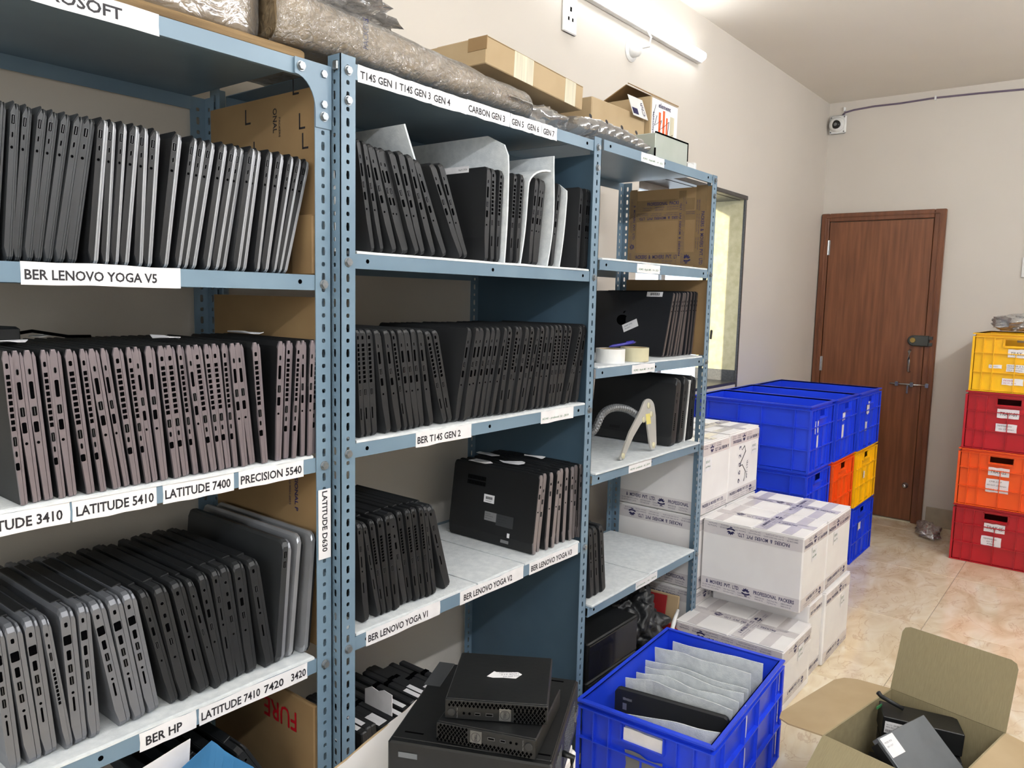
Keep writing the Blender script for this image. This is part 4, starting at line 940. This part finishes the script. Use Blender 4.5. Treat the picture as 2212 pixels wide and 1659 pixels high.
for i, (x, l, z) in enumerate(((-.05, -.022, .315), (-.005, -.02, .315), (.04, -.03, .322), (.085, -.03, .318), (.14, -.04, .343), (.22, -.005, .330))):
    csheet(NB[i+1], x, l, z, -.165 + (.0 if i < 4 else .01), .162-.012*(i % 3), .006)
lp = thing('laptop', 'black laptop standing among the foam sheets in the blue crate', 'laptop', (0, 0, 0))
lp.matrix_basis = Matrix.Translation((1.034, -.312, .013)) @ FC @ Matrix.Translation((-.128, .166, 0)) @ Matrix.Rotation(-PI/2+.10, 4, 'Z') @ Matrix.Rotation(.03, 4, 'X')
def slab2(nm, y0, y1, h, mat):
    R = []
    for x, s in ((0, .012), (.004, .004), (.012, 0), (.318, 0), (.326, .004), (.33, .012)): R.append([(x, y0, s), (x, y1, s), (x, y1, h-s), (x, y0, h-s)])
    MB().loft(R).build(nm, [mat], lp)
slab2('base', 0, .012, .285, 'lapblk'); slab2('lid', .0126, .018, .285, 'lapdk')
paper(lp, FY(.025, -.0004, .225), .012, .02, [], 'sticker', mat='lapsil'); paper(lp, FY(.025, -.0004, .255), .028, .007, [], 'sticker', mat='inkgr', ragged=.001)

# ------------------------------------------------------------------ white carton with the desktop computers
cz = .555
ct = thing('carton', 'scuffed white carton in front of the middle rack carrying computers', 'carton', (.125, -.105, 0), (0, 0, .215))
m = MB(); m.bbox(-.45, 0, -.37, 0, .0005, cz-.004, .006); m.build('carton_body', ['wcard'], ct)
rg = random.Random(3)
P = [(-.45, -.37), (-.22, -.372), (-.02, -.368)]+[(.003*rg.uniform(-1, 1), -.36+.36*k/9) for k in range(10)]+[(-.45+.45*(9-k)/9, .004*rg.uniform(-1, 1)) for k in range(10)]
MB().prism(P, cz-.0035, cz).build('top_flap', ['wcard'], ct)
MB().tube([(-.0005, -.35+.0388*k, cz-.002+.002*rg.uniform(-1, 1)) for k in range(10)], .0025, 5).build('torn_edge', ['cardl'], ct)
MB().tube([(-.42+.046*k, .0005, cz-.001+.002*rg.uniform(-1, 1)) for k in range(10)], .0022, 5).build('torn_edge', ['cardl'], ct)
def pcroot(name, label, x, y, z, ang): return thing(name, label, 'computer', (x, y, z), (0, 0, ang))
tw = pcroot('desktop_computer', 'flat black desktop computer lying on the white carton', -.134, -.290, cz+.0005, -1.128)
MB().bbox(0, .293, 0, .305, 0, .097, .003).build('case', ['pcblk'], tw)
MB().bbox(.004, .289, .012, .301, .0965, .0985, .001).build('top_cover', ['pcblk'], tw)
for x, y in ((.02, .03), (.25, .025), (.23, .285)): MB().box(x, x+.035, y, y+.004, .0984, .0988).build('cover_slot', ['black'], tw)
MB().bbox(.02, .055, -.0012, 0, .07, .08, .0004).build('cover_latch', ['pcgry'], tw)
pl_ = MB(); pl_.box(.15, .25, -.0012, -.0004, .005, .062).build('rating_plate', ['lapdk'], tw)
tx = MB()
for k, s in enumerate(('DPN 0G126C', 'Input 100-240V 3.2A', 'Contains FCC ID', 'Made in China')): tx.text(s, FY(.155, -.0014, .05-.012*k), .005, .05+.007*(k % 3))
tx.text('CA', FY(.155, -.0014, .004), .012, .018, 0, .02); tx.build('plate_lettering', ['inkgr'], tw)
bk = MB()
for i in range(6): bk.box(.2932, .2942, .03+i*.012, .036+i*.012, .02, .08)
bk.build('rear_slot_grille', ['pcgry'], tw)
bk = MB()
for i in range(14):
    for j in range(7): bk.box(.2932, .2940, .13+i*.009, .135+i*.009, .02+j*.009, .025+j*.009)
bk.build('rear_vent_grille', ['pcgry'], tw)
for k in range(4): MB().box(.2932, .296, .262+k*.009, .267+k*.009, .03, .05).build('rear_port', ['steel'], tw)
MB().tube([(.293, .11, .02), (.31, .11, .018), (.312, .11, .05), (.293, .11, .055)], .006, 6).build('case_latch', ['pcblk'], tw, True)
MB().bbox(-.004, .03, .20, .30, .0986, .1001, .0005, 0, Matrix.Rotation(.0, 4, 'Z')).build('tape_strip', ['lapgry'], tw)
def mini(label, x, y, z, ang, flip):
    t = pcroot('mini_computer', label, x, y, z, ang)
    MB().bbox(0, .180, .004, .184, 0, .0355, .002).build('case', ['pcblk'], t)
    MB().bbox(0, .180, 0, .005, .0005, .035, .001).build('front_bezel', ['pcblk'], t)
    F = FY(0, -.0003, 0) if not flip else fr((.18, -.0003, .0355), (-1, 0, 0), (0, 0, -1))
    v = MB()
    def dia(x, y, a=.0026, b=.0036): v.add([(x-a, y, .0003), (x, y-b, .0003), (x+a, y, .0003), (x, y+b, .0003)], [(0, 1, 2, 3)], 0, F)
    for i in range(24):
        for j in range(2): dia(.008+i*.0072+.0036*(j % 2), .026+j*.0045)
    for i in range(8):
        for j in range(5): dia(.124+i*.0068+.0034*(j % 2), .004+j*.0045)
    v.build('vent_grille', ['black'], t)
    b = MB(); b.bbox(.096, .117, .003, .025, -.0012, .0006, .0004, 0, F @ Matrix.Diagonal((1, 1, 1, 1))); b.build('badge', ['badge'], t)
    e = MB(); R = []
    for k in range(25):
        a = 2*PI*k/24; R.append([(.1065+r*math.cos(a), .014+r*math.sin(a), .0012) for r in (.0078, .0086)])
    e.loft(R, 0, F, cap=False, closed=False)
    e.text('DELL', rotz(F @ Matrix.Translation((.1065, .014, .0006)), -PI/2) @ Matrix.Translation((-.0062, -.0022, 0)), .0044, .0124, 0, .02); e.build('badge_lettering', ['ink'], t)
    for x, w, hh, mt in ((.058, .0050, .0025, 'rim'), (.079, .0065, .0028, 'rim')):
        p = MB(); p.box(x-w, x+w, .012-hh, .012+hh, -.0004, .0006, 0, F); p.box(x-w*.8, x+w*.8, .012-hh*.5, .012+hh*.5, .0003, .0009, 1, F); p.build('port', [mt, 'black'], t)
    for x, y in ((.034, .012), (.044, .012)): MB().lathe([(.0023, 0), (.0023, .0006)], 10, 0, F @ Matrix.Translation((x, y, 0))).build('audio_port', ['black'], t)
    MB().lathe([(.0075, -.001), (.0068, .0016)], 16, 0, F @ Matrix.Translation((.012, .013, 0))).build('power_button', ['lapblk'], t)
    tx = MB(); tx.text('OptiPlex 7080', rotz(F @ Matrix.Translation((.0235, .003, 0)), PI/2), .0022, .019); tx.build('bezel_lettering', ['inkgr'], t)
    return t
mini('lower small black computer, badge upside down against its twin', -.083, -.358, cz+.0995, -1.19, True)
m1 = mini('upper small black computer topped by a torn white note', -.066, -.362, cz+.1360, -.998, False)
pn = MB(); pts = [(-.034, -.006), (-.018, .012), (-.014, .008), (.026, .003), (.032, -.006), (.018, -.020), (-.004, -.014), (-.024, -.012)]
R = [[(x, y, .0005+.004*max(0, (abs(x)-.012))*10*.1) for x, y in pts]]; R.append([(x, y, z+.0006) for x, y, z in R[0]])
nt_ = thing('torn_note', 'torn white note with blue writing on the small computer', 'note', (.072, -.385, cz+.1720), (0, 0, -.75))
MB().loft(R).build('note_paper', ['paper'], nt_)
tx = MB()
for k, s in enumerate(('Elite 840 G3', '16GB 512', 'no storage')): tx.text(s, rotz(FZ(.026, -.012+.008*k, .0028), PI), .0045, .030+.003*k, 0, -.01, .0, .2)
tx.build('note_lettering', ['inkb'], nt_)

# batteries lined up in a low carton on the bottom shelf of the middle rack
bc = thing('carton', 'low white carton of laptop batteries on the bottom rack shelf', 'carton', (.085, .085, .1008))
MB().bbox(0, .45, 0, .28, 0, .20, .004).build('carton_body', ['wcard'], bc)
for k in range(18):
    x = .10+k*.0225; zt = .082+.014*math.sin(k*.7)
    t = thing('laptop_battery', 'black laptop battery, %s from the slotted post on the bottom shelf' % ORD[k+1], 'battery', (x, .10+.012*math.sin(k*2.1), .3015), (0, -.12, 0), 'laptop batteries on the bottom shelf')
    MB().bbox(0, .019, 0, .235, 0, zt, .003).build('battery_body', ['lapblk'], t)
    MB().box(-.0004, .0194, .13, .145, zt*.3, zt+.0004).build('contact_strip', ['black'], t)
    if k % 3 != 1: MB().box(.003, .016, .02, .075, zt, zt+.0004).build('sticker', ['paper'], t)
upx = MB(); P = [(0, 0), (.10, 0), (.10, .07), (.075, .095), (.05, .088), (.03, .105), (0, .10)]
tag(upx.loft([[(.24+.02*j, .10+y, .392+z*.55) for y, z in P] for j in (0, .08)]).build('torn_card', ['paper'], None), 'torn white card sticking up between the laptop batteries', 'card')

# ------------------------------------------------------------------ bottom of the window rack
for z0, z1, lb in ((.1005, .215, 'lower dusty black computer case under the lowest foam shelf'), (.2155, .345, 'upper dusty black computer case under the lowest foam shelf')):
    t = thing('computer_case', lb, 'computer', (.985, .005, z0)); 
    MB().bbox(0, .32, 0, .33, 0, z1-z0, .004).build('case', ['pcblk'], t); MB().bbox(.006, .314, -.003, .001, .008, z1-z0-.008, .002).build('front_panel', ['shiny'], t)
bg = crinkle(130, 80, (.125, .13, .145), 1.7, .2); tag(bg.build('rubbish_bag', ['bag'], None, True, TR((1.455, .115, .235), .5)), 'crumpled black plastic bag on the rack floor', 'bag')
bg = crinkle(70, 40, (.06, .07, .05), 5.1, .2); tag(bg.build('rubbish_bag', ['bag'], None, True, TR((1.375, .0, .142), .2)), 'small trailing end of black plastic bag beside the computer cases', 'bag')
rp = MB(); tag(rp.bbox(0, .004, 0, .22, 0, .20, .001).build('red_printed_board', ['redp'], None, False, TR((1.60, .06, .1025), .1, .0, .22)), 'dark red printed board leaning behind the black bag', 'board')
tag(MB().bbox(0, .012, 0, .26, 0, .19, .002).build('board', ['cardl'], None, False, TR((1.655, .03, .1025), .05, 0, .12)), 'brown fibreboard edge leaning at the window rack post', 'board')
rs_ = crumple(24, 14, .3, 2.2, 9.1, (.05, .06, .055), .3); tag(rs_.build('red_bag', ['redp'], None, True, TR((1.60, .03, .155), 0)), 'red translucent plastic bag beside the black bag', 'bag')
tag(MB().tube([(1.335, -.02, .125), (1.38, -.03, .135), (1.45, -.02, .14), (1.52, -.015, .19), (1.575, -.005, .245), (1.62, .005, .262)], [.006, .008, .009, .009, .008, .006], 8).build('white_strap', ['wplast'], None, True), 'curved white strap below the black bag', 'strap')
tag(MB().bbox(-.06, .11, -.10, .06, 0, .03, .003).build('card_tray', ['card'], None, False, TR((1.48, .04, .1005), .2)), 'brown card tray under the black bag', 'tray')

# ------------------------------------------------------------------ things on the window rack shelves
def roll(x, y, z, lab, mat):
    t = thing('tape_roll', lab, 'tape', (x, y, z), (0, 0, 0), 'packing tape rolls')
    n = 56; R = []
    for r, zz in ((.038, 0), (.047, 0), (.047, .045), (.038, .045), (.038, 0)): R.append([(r*math.cos(2*PI*i/n), r*math.sin(2*PI*i/n), zz) for i in range(n)])
    MB().loft(R, cap=False).build('tape_winding', [mat], t, False)
    R = []
    for r, zz in ((.0355, .0005), (.0378, .0005), (.0378, .0445), (.0355, .0445), (.0355, .0005)): R.append([(r*math.cos(2*PI*i/n), r*math.sin(2*PI*i/n), zz) for i in range(n)])
    MB().loft(R, cap=False).build('core', ['cardl'], t)
ZT = 1.2288
roll(1.127, .048, ZT, 'white packing tape roll on the shelf', 'wplast'); roll(1.262, .036, ZT, 'cream clear tape roll beside the white one', 'cream')
pn = thing('pen', 'blue ballpoint pen lying across the tape rolls', 'pen', (1.13, .055, ZT+.0505), (0, -.08, -.12))
MB().tube([(0, 0, 0), (.012, 0, 0), (.02, 0, 0), (.12, 0, 0), (.135, 0, 0)], [.0015, .004, .0048, .0048, .004], 10).build('barrel', ['pen'], pn, True)
MB().tube([(.135, 0, 0), (.142, 0, 0)], .0025, 8).build('pen_button', ['ink'], pn, True); MB().bbox(.09, .13, -.001, .001, .004, .007, .0005).build('clip', ['pen'], pn)
gs = thing('gooseneck_stand', 'gooseneck phone stand with pale wishbone foot plate', 'stand', (1.30, .03, .9026))
arc = [(.105+.043*math.cos(a), .150+.034*math.sin(a)) for a in [PI*.75-k*PI*.75/8 for k in range(9)]]
P = [(-.122, .004), (-.115, .0), (-.090, .008), (-.02, .065), (.035, .10)]+[(.062+.022*math.sin(a), .098+.014*math.cos(a)) for a in (.0, .5, 1.0, 1.4)]+[(.088, .02), (.095, .006), (.118, .004), (.135, .02), (.15, .12)]+arc[::-1]+[(.05, .150), (-.04, .085)]
MB().prism(P, -.003, .003, 0, Matrix.Translation((0, 0, .002)) @ Matrix.Rotation(PI/2-.16, 4, 'X')).build('foot_plate', ['ply'], gs)
for x, y in ((-.10, .012), (.105, .160), (.060, .115), (.118, .128), (.112, .02)): MB().lathe([(.011, 0), (.010, .002)], 14, 0, Matrix.Translation((0, 0, .002)) @ Matrix.Rotation(PI/2-.16, 4, 'X') @ Matrix.Translation((x, y, .003))).build('rubber_pad', ['cream'], gs, True)
MB().box(.078, .108, .096, .132, .003, .004, 0, Matrix.Translation((0, 0, .002)) @ Matrix.Rotation(PI/2-.16, 4, 'X')).build('yellow_note', ['yel'], gs)
path = []; rr = []
C0 = [Vector((.055, .04, .13)), Vector((.0, .05, .155)), Vector((-.07, .06, .165)), Vector((-.13, .065, .15)), Vector((-.17, .07, .10)), Vector((-.205, .08, .085))]
for i in range(len(C0)-1):
    for k in range(12):
        s = k/12; a = C0[max(0, i-1)]; b = C0[i]; c = C0[i+1]; d = C0[min(len(C0)-1, i+2)]
        path.append(tuple(.5*((2*b)+(c-a)*s+(2*a-5*b+4*c-d)*s*s+(3*b-a-3*c+d)*s**3))); rr.append(.0135 if k % 2 else .0115)
MB().tube(path, rr, 10).build('gooseneck', ['sock'], gs)
MB().bbox(-.285, -.155, .085, .105, .0, .17, .006, 0, Matrix.Rotation(.0, 4, 'Z')).build('holder_panel', ['lapdk'], gs)
paper(gs, FY(-.225, .0845, .03), .045, .03, [('stand', .008, .01, .008, .025)], 'sticker', ink='inkgr', bold=0, mat='cream')
MB().bbox(-.255, -.20, .075, .086, .08, .12, .003).build('clamp', ['lapgry'], gs)

# ------------------------------------------------------------------ on top of the racks
tag(MB().bbox(-.90, -.055, .035, .15, 1.8685, 1.8885, .004).build('plank', ['wood'], None), 'worn wooden plank along the top front of the front rack', 'plank')
def bundle(label, x0, x1, y0, y1, z0, h0, h1, nm='wrapped_bundle', seed=0, r=.035, film_='bump'):
    t = thing(nm, label, 'package', (x0, y0, z0)); L = x1-x0; D = y1-y0
    def body(off, amp, n=30):
        R = []
        for k in range(n+1):
            s = k/n; x = L*s; h = h0+(h1-h0)*s; e = 1.0
            if s < .05: e = .86+.14*s/.05
            if s > .95: e = .86+.14*(1-s)/.05
            ringp = []
            for (a, b) in [(D*.5+(D*.5-r+off)*sx+math.cos(q)*r*1.0, h*.5+(h*.5-r)*sz+math.sin(q)*r) for sx, sz, q0 in ((1, -1, -PI/2), (1, 1, 0), (-1, 1, PI/2), (-1, -1, PI)) for q in (q0, q0+PI/8, q0+PI/4, q0+3*PI/8, q0+PI/2)]:
                v = Vector((x*9, a*11, b*13+seed)); d = amp*noise.noise(v)+amp*.6*noise.noise(v*2.7)
                cy, cz_ = a-D*.5, b-h*.5; ln = math.hypot(cy, cz_) or 1
                ringp.append((x+(0 if .03 < s < .97 else 0), D*.5+cy*e+cy/ln*(d+off), max(.0005 if off else .002, h*.5+cz_*e+cz_/ln*(d+off))))
            R.append(ringp)
        return MB().loft(R)
    body(0, .002).build('carton_body', ['cardl'], t, True); body(.005, .007, 90).build('plastic_wrap', [film_], t, True)
    return t
b1 = bundle('carton wrapped in shiny film on the front rack plank', -.88, -.128, .06, .40, 1.889, .20, .20, film_='film', r=.02)
tx = MB(); tx.text('PVT. LTD.', fr((.44, -.0022, .055), (1, 0, 0), (0, 0, 1)), .018, .07, 0, .02); tx.text('Movers', fr((.44, -.0022, .04), (1, 0, 0), (0, 0, 1)), .007, .05); tx.build('print', ['inkb'], b1)
b2 = bundle('long bubble-wrapped carton spanning two racks', -.112, .672, .022, .36, 1.8935, .108, .062, seed=4)
tx = MB(); tx.text('PACKERS', rotz(fr((.20, -.0022, .03), (1, 0, 0), (0, 0, 1)), PI/2), .014, .06, 0, .02); tx.build('print', ['inkb'], b2)
cu = crumple(48, 20, .5, 3.2, 2.2, (.16, .10, .03), .3); tag(cu.build('loose_film', ['film'], None, True, TR((.09, .13, 2.028), .3)), 'loose crumpled clear film on the bubble-wrapped carton', 'plastic sheet')
fb = thing('flat_carton', 'flat tan carton taped twice, lying on the wrapped bundle', 'carton', (.505, .062, 2.005), (0, .055, .02))
MB().bbox(0, .45, 0, .35, 0, .066, .002).build('carton_body', ['cardl'], fb)
for x, wd_ in ((.115, .085), (.355, .055)):
    MB().box(x, x+wd_, -.0006, 0, .0, .0666).build('cream_tape', ['tapec'], fb); MB().box(x, x+wd_, -.0006, .10, .0664, .0670).build('cream_tape', ['tapec'], fb)
MB().bbox(.002, .448, -.001, .17, .0655, .0675, .0008).build('lid_flap', ['cardl'], fb); MB().bbox(-.0015, .0005, -.002, .06, .035, .068, .0004).build('torn_corner', ['card'], fb)
# air pillows
ap_ = thing('air_pillow_strip', 'strip of clear air pillows on the window rack', 'packaging', (.88, .0, 1.8935))
for k in range(9):
    x = .02+k*.044; hh = .075-.0012*(k-3)**2; m = crumple(16, 10, .08, 2., k*1.3, (.026, .085, hh*.5), .1)
    o = m.build('air_cell', ['air'], ap_, True, TR((x, .085, hh*.47), 0, 0, .25)); 
tx = MB(); 
for k in range(0, 8, 2): tx.lathe([(.007, 0), (.007, .0006)], 12, 0, fr((.03+k*.044, .012, .055), (1, 0, 0), (0, .3, 1)))
tx.build('round_print', ['ink'], ap_)
ap2 = thing('air_pillow_strip', 'flat deflated air pillow draped beyond the bubble-wrapped carton', 'packaging', (.69, .02, 1.8905))
crumple(36, 14, .3, 2.4, 8.8, (.11, .08, .035), .3).build('air_cell', ['air'], ap2, True, TR((.08, .075, .028), .1))
# silver metal box with black edges
sb = thing('metal_box', 'grey metal box with black edges on the window rack', 'box', (1.285, .004, 1.8905))
MB().bbox(0, .232, 0, .117, 0, .078, .002).build('box_body', ['metbox'], sb)
for a in ((-.001, .234, -.0015, .003, .0775, .0815), (.231, .2345, -.0015, .003, .02, .0815), (-.002, .002, -.0015, .003, 0, .03)): MB().box(*a).build('black_edge', ['black'], sb)
# marked carton behind it
mc = thing('carton', 'opened brown carton covered in delivery stickers and tape', 'carton', (1.43, .105, 1.9725), (0, 0, .0))
MB().bbox(0, .20, 0, .20, 0, .155, .003).build('carton_body', ['cardl'], mc)
MB().bbox(-.34, -.004, .02, .20, -.08, .085, .003).build('side_carton', ['cardl'], mc)
MB().box(0, .2, -.002, 0, -.0, .004, 0, Matrix.Translation((0, 0, .155)) @ Matrix.Rotation(.0, 4, 'X')).build('flap_edge', ['card'], mc)
for T in (TR((.0, .0, .156), 0, .5), TR((0, .2, .156), 0, -.45)):
    MB().box(0, .2, 0 if T.translation.y < .1 else -.11, .11 if T.translation.y < .1 else 0, 0, .003, 0, T).build('flap', ['card'], mc)
MB().box(.005, .195, -.0012, 0, .004, .15).build('sticker_panel', ['paper'], mc)
pr = MB()
for x, w_, z, h_ in ((.055, .014, .01, .10), (.085, .014, .02, .10), (.11, .01, .02, .08)): pr.box(x, x+w_, -.002, -.0012, z, z+h_)
pr.build('orange_print', ['orange'], mc)
pr = MB(); pr.text('element', fr((.05, -.002, .125), (1, 0, 0), (0, 0, 1)), .016, .09, 0, .01); pr.text('element', rotz(fr((.02, -.002, .03), (1, 0, 0), (0, 0, 1)), PI/2), .012, .075, 0, .01)
pr.build('blue_lettering', ['inkb'], mc)
pr = MB(); pr.tube([(x, -.0022, z) for x, z in ((.03, .13), (.012, .09), (.04, .095), (.025, .06), (.075, .085), (.06, .05), (.10, .07), (.13, .09), (.12, .03), (.16, .05), (.15, .02))], .001, 4).build('pen_stroke', ['ink'], mc)
MB().box(.140, .170, -.002, -.0012, .03, .11).build('tan_sticker', ['tapec'], mc)
dl = MB(); dl.box(-.10, .0, 0, .001, 0, .075, 0, TR((-.01, .004, .07), 0, -.35)); dl.build('delivery_sticker', ['wplast'], mc)
pr = MB()
for i in range(12): pr.box(-.095+i*.003, -.0935+i*.003, -.0012, 0, .008, .03, 0, TR((-.01, .004, .07), 0, -.35))
pr.text('Chh', rotz(TR((-.01, .004, .07), 0, -.35) @ fr((-.012, -.0006, .01), (1, 0, 0), (0, 0, 1)), PI/2), .018, .05); pr.build('sticker_lettering', ['inkb'], mc)
MB().bbox(-.36, .21, -.006, .205, -.08, .16, .004).build if False else None
pg = thing('plug_adapter', 'white two-pin charger plug at the end of the window rack top', 'plug', (1.565, .02, 1.8905))
MB().bbox(0, .05, 0, .05, 0, .028, .005).build('plug_body', ['wplast'], pg); MB().bbox(.05, .068, .002, .046, .002, .034, .004).build('plug_head', ['wplast'], pg)
for z in (.009, .026): MB().tube([(.068, .024, z), (.086, .024, z)], .0025, 8).build('pin', ['steel'], pg, True)
tag(MB().bbox(-.006, .006, -.003, .003, 0, .035, .002).build('black_tie', ['lapdk'], None, False, TR((1.745, -.014, 1.29), 0, 0, .15)), 'scrap of black tape stuck to the window rack post', 'tape scrap')

# ------------------------------------------------------------------ blue card and white sheet in front of the bottom row
def curved(nm, mat, label, pts, yb, yt, bow):
    R = []; x0, x1 = pts[0][0], pts[-1][0]
    for x, top in pts:
        s = (x-x0)/(x1-x0); yy = bow*math.sin(PI*s)
        R.append([(x, yb, .331), (x, yt+yy, top), (x, yt+yy+.0015, top), (x, yb+.0015, .331)])
    tag(MB().loft(R).build(nm, [mat], None), label, 'card')
curved('blue_card', 'mblue', 'blue card sheet propped before the bottom row of laptops', [(-.52, .50), (-.46, .552), (-.42, .583), (-.38, .606), (-.35, .619), (-.33, .627), (-.315, .633), (-.305, .622), (-.29, .602), (-.27, .580), (-.25, .560), (-.23, .540), (-.21, .515), (-.20, .50)], .034, -.022, -.01)
curved('white_card', 'paper', 'white card sheet standing behind the blue card', [(-.52, .605), (-.45, .617), (-.40, .625), (-.36, .632), (-.338, .635)], .040, .0, .0)

# ------------------------------------------------------------------ open cardboard box on the floor
ob_ = thing('open_carton', 'open brown cardboard box of computer parts on the floor', 'carton', (1.027, -.705, 0), (0, 0, -.195))
LX, LY, HB = .403, .304, .30       # local x runs away from the camera, local -y to the door side
t_ = .004
MB().box(0, LX, -LY, 0, .0005, .005).build('box_bottom', ['cardo'], ob_)
for a in ((0, LX, -t_, 0), (0, LX, -LY, -LY+t_), (0, t_, -LY+t_, -t_), (LX-t_, LX, -LY+t_, -t_)): MB().box(a[0], a[1], a[2], a[3], .005, HB).build('box_wall', ['cardo'], ob_)
def flap(T, w_, d, nm='flap', rnd=.02, mat='cardo'):
    P = [(0, 0), (w_, 0), (w_, d-rnd), (w_-rnd*.3, d-rnd*.3), (w_-rnd, d), (rnd, d), (rnd*.3, d-rnd*.3), (0, d-rnd)]
    MB().prism(P, 0, t_, 0, T).build(nm, [mat], ob_)
flap(fr((LX, 0, HB), (0, -1, 0), (.33, 0, 1)), LY, .19)
flap(fr((LX, 0, HB), (-1, 0, 0), (0, 1, -.12)), LX, .15, mat='cardl', rnd=.05)
flap(fr((0, -LY, HB), (1, 0, 0), (0, -1, -.15)), LX, .15, mat='cardl')
flap(fr((0, 0, HB), (0, -1, 0), (-1, 0, -.75)), LY, .2)
GP = 'computer parts in the open cardboard box'
BW = ob_.matrix_basis
BASE = Matrix.Translation((1.027, -.705, 0)) @ Matrix.Rotation(-.195, 4, 'Z')
def inbox(nm, label, cat, T, w_, d, hh, mat, extra=None):
    t = thing(nm, label, cat, group=GP); t.matrix_basis = BASE @ T
    MB().bbox(0, w_, 0, d, 0, hh, .002).build('case', [mat], t); return t
u1 = inbox('small_computer', 'slim black computer with a white serial label in the open box', 'computer', TR((.212, -.060, .243), -1.05, -.06, .06), .20, .105, .062, 'pcblk')
paper(u1, FY(.006, -.0006, .018), .05, .032, [('Ver: V1.3', .004, .022, .004, .014), ('S/N 9BH03', .022, .022, .004, .02), ('MFG 0521', .004, .015, .004, .02)], 'serial_label', bold=0, ragged=.0)
br = MB(); 
for i in range(12): br.box(.009+i*.0022, .010+i*.0022, -.0016, -.0010, .021, .028)
br.build('barcode_print', ['ink'], u1)
for k in range(5): MB().box(.2002, .2012, .01, .095, .008+k*.010, .012+k*.010).build('vent_slot', ['black'], u1)
tx = MB()
for k in range(3): tx.text('Designed in CA, USA', FY(.064, -.0006, .035-.008*k), .004, .022)
tx.build('case_lettering', ['inkgr'], u1)
u2_ = inbox('small_computer', 'black computer with blue ports under the slim one', 'computer', TR((.190, -.066, .178), -1.1, -.04, .03), .20, .11, .058, 'pcblk')
for x in (.012, .036): MB().box(x, x+.016, -.0012, 0, .02, .045).build('blue_port', ['mblue'], u2_)
u3 = inbox('small_computer', 'black computer lying lowest at the box corner', 'computer', TR((.140, -.070, .120), -1.1, 0, 0), .19, .11, .055, 'lapblk')
u4 = thing('metal_case', 'grey metal case with a white sticker leaning across the box', 'computer part', group=GP)
u4.matrix_basis = fr((1.040, -.822, .322), (.946, -.323, .0), (-.22, -.70, -.60)) @ Matrix(((1, 0, 0, 0), (0, -1, 0, .0), (0, 0, -1, 0), (0, 0, 0, 1)))
MB().bbox(0, .215, -.22, 0, 0, .022, .0015).build('case', ['pcgry'], u4)
paper(u4, FZ(.004, -.054, .0222), .055, .050, [('MODEL M720', .006, .034, .004, .03), ('S/N 11DT', .006, .024, .004, .025)], 'sticker', bold=0, ink='inkgr')
MB().bbox(-.003, .001, -.19, -.01, -.012, .016, .001).build('connector_edge', ['pcblk'], u4)
MB().bbox(-.006, -.002, -.10, -.07, -.004, .008, .001).build('port', ['rim'], u4)
u5 = inbox('power_brick', 'small black power brick in the corner of the open box', 'adapter', TR((.24, -.285, .13), .05, .1, .15), .05, .035, .07, 'pcblk')
MB().box(.012, .034, -.0008, 0, .045, .058).build('sticker', ['inkgr'], u5)
u6 = inbox('power_brick', 'black power brick beside the leaning grey case', 'adapter', TR((.20, -.22, .12), -.3, .1, .15), .07, .03, .05, 'pcblk')
ca = thing('antenna', 'short black antenna sticking out of the open box', 'antenna', group=GP); ca.matrix_basis = BASE @ TR((.30, -.03, .31))
MB().tube([(0, -.05, -.005), (-.01, -.02, .006), (-.02, .005, .016), (-.025, .012, .026)], [.006, .006, .0065, .007], 8).build('antenna_body', ['lapdk'], ca, True)
MB().bbox(-.05, -.02, .0, .004, -.012, -.004, .001).build('green_tab', ['inkg'], ca)
tag(MB().bbox(0, .30, -.20, 0, 0, .018, .004).build('display_unit', ['lapdk'], None, False, BASE @ TR((.02, -.03, .10), -.05)), 'dark flat panel lying deep in the open box', 'panel')
tag(crumple(30, 18, .5, 2.6, 6.4, (.13, .075, .05), .55).build('plastic_bag', ['bagfilm'], None, True, TR((4.36, -.365, .028), .3)), 'crumpled clear plastic bag on the floor by the door', 'bag')
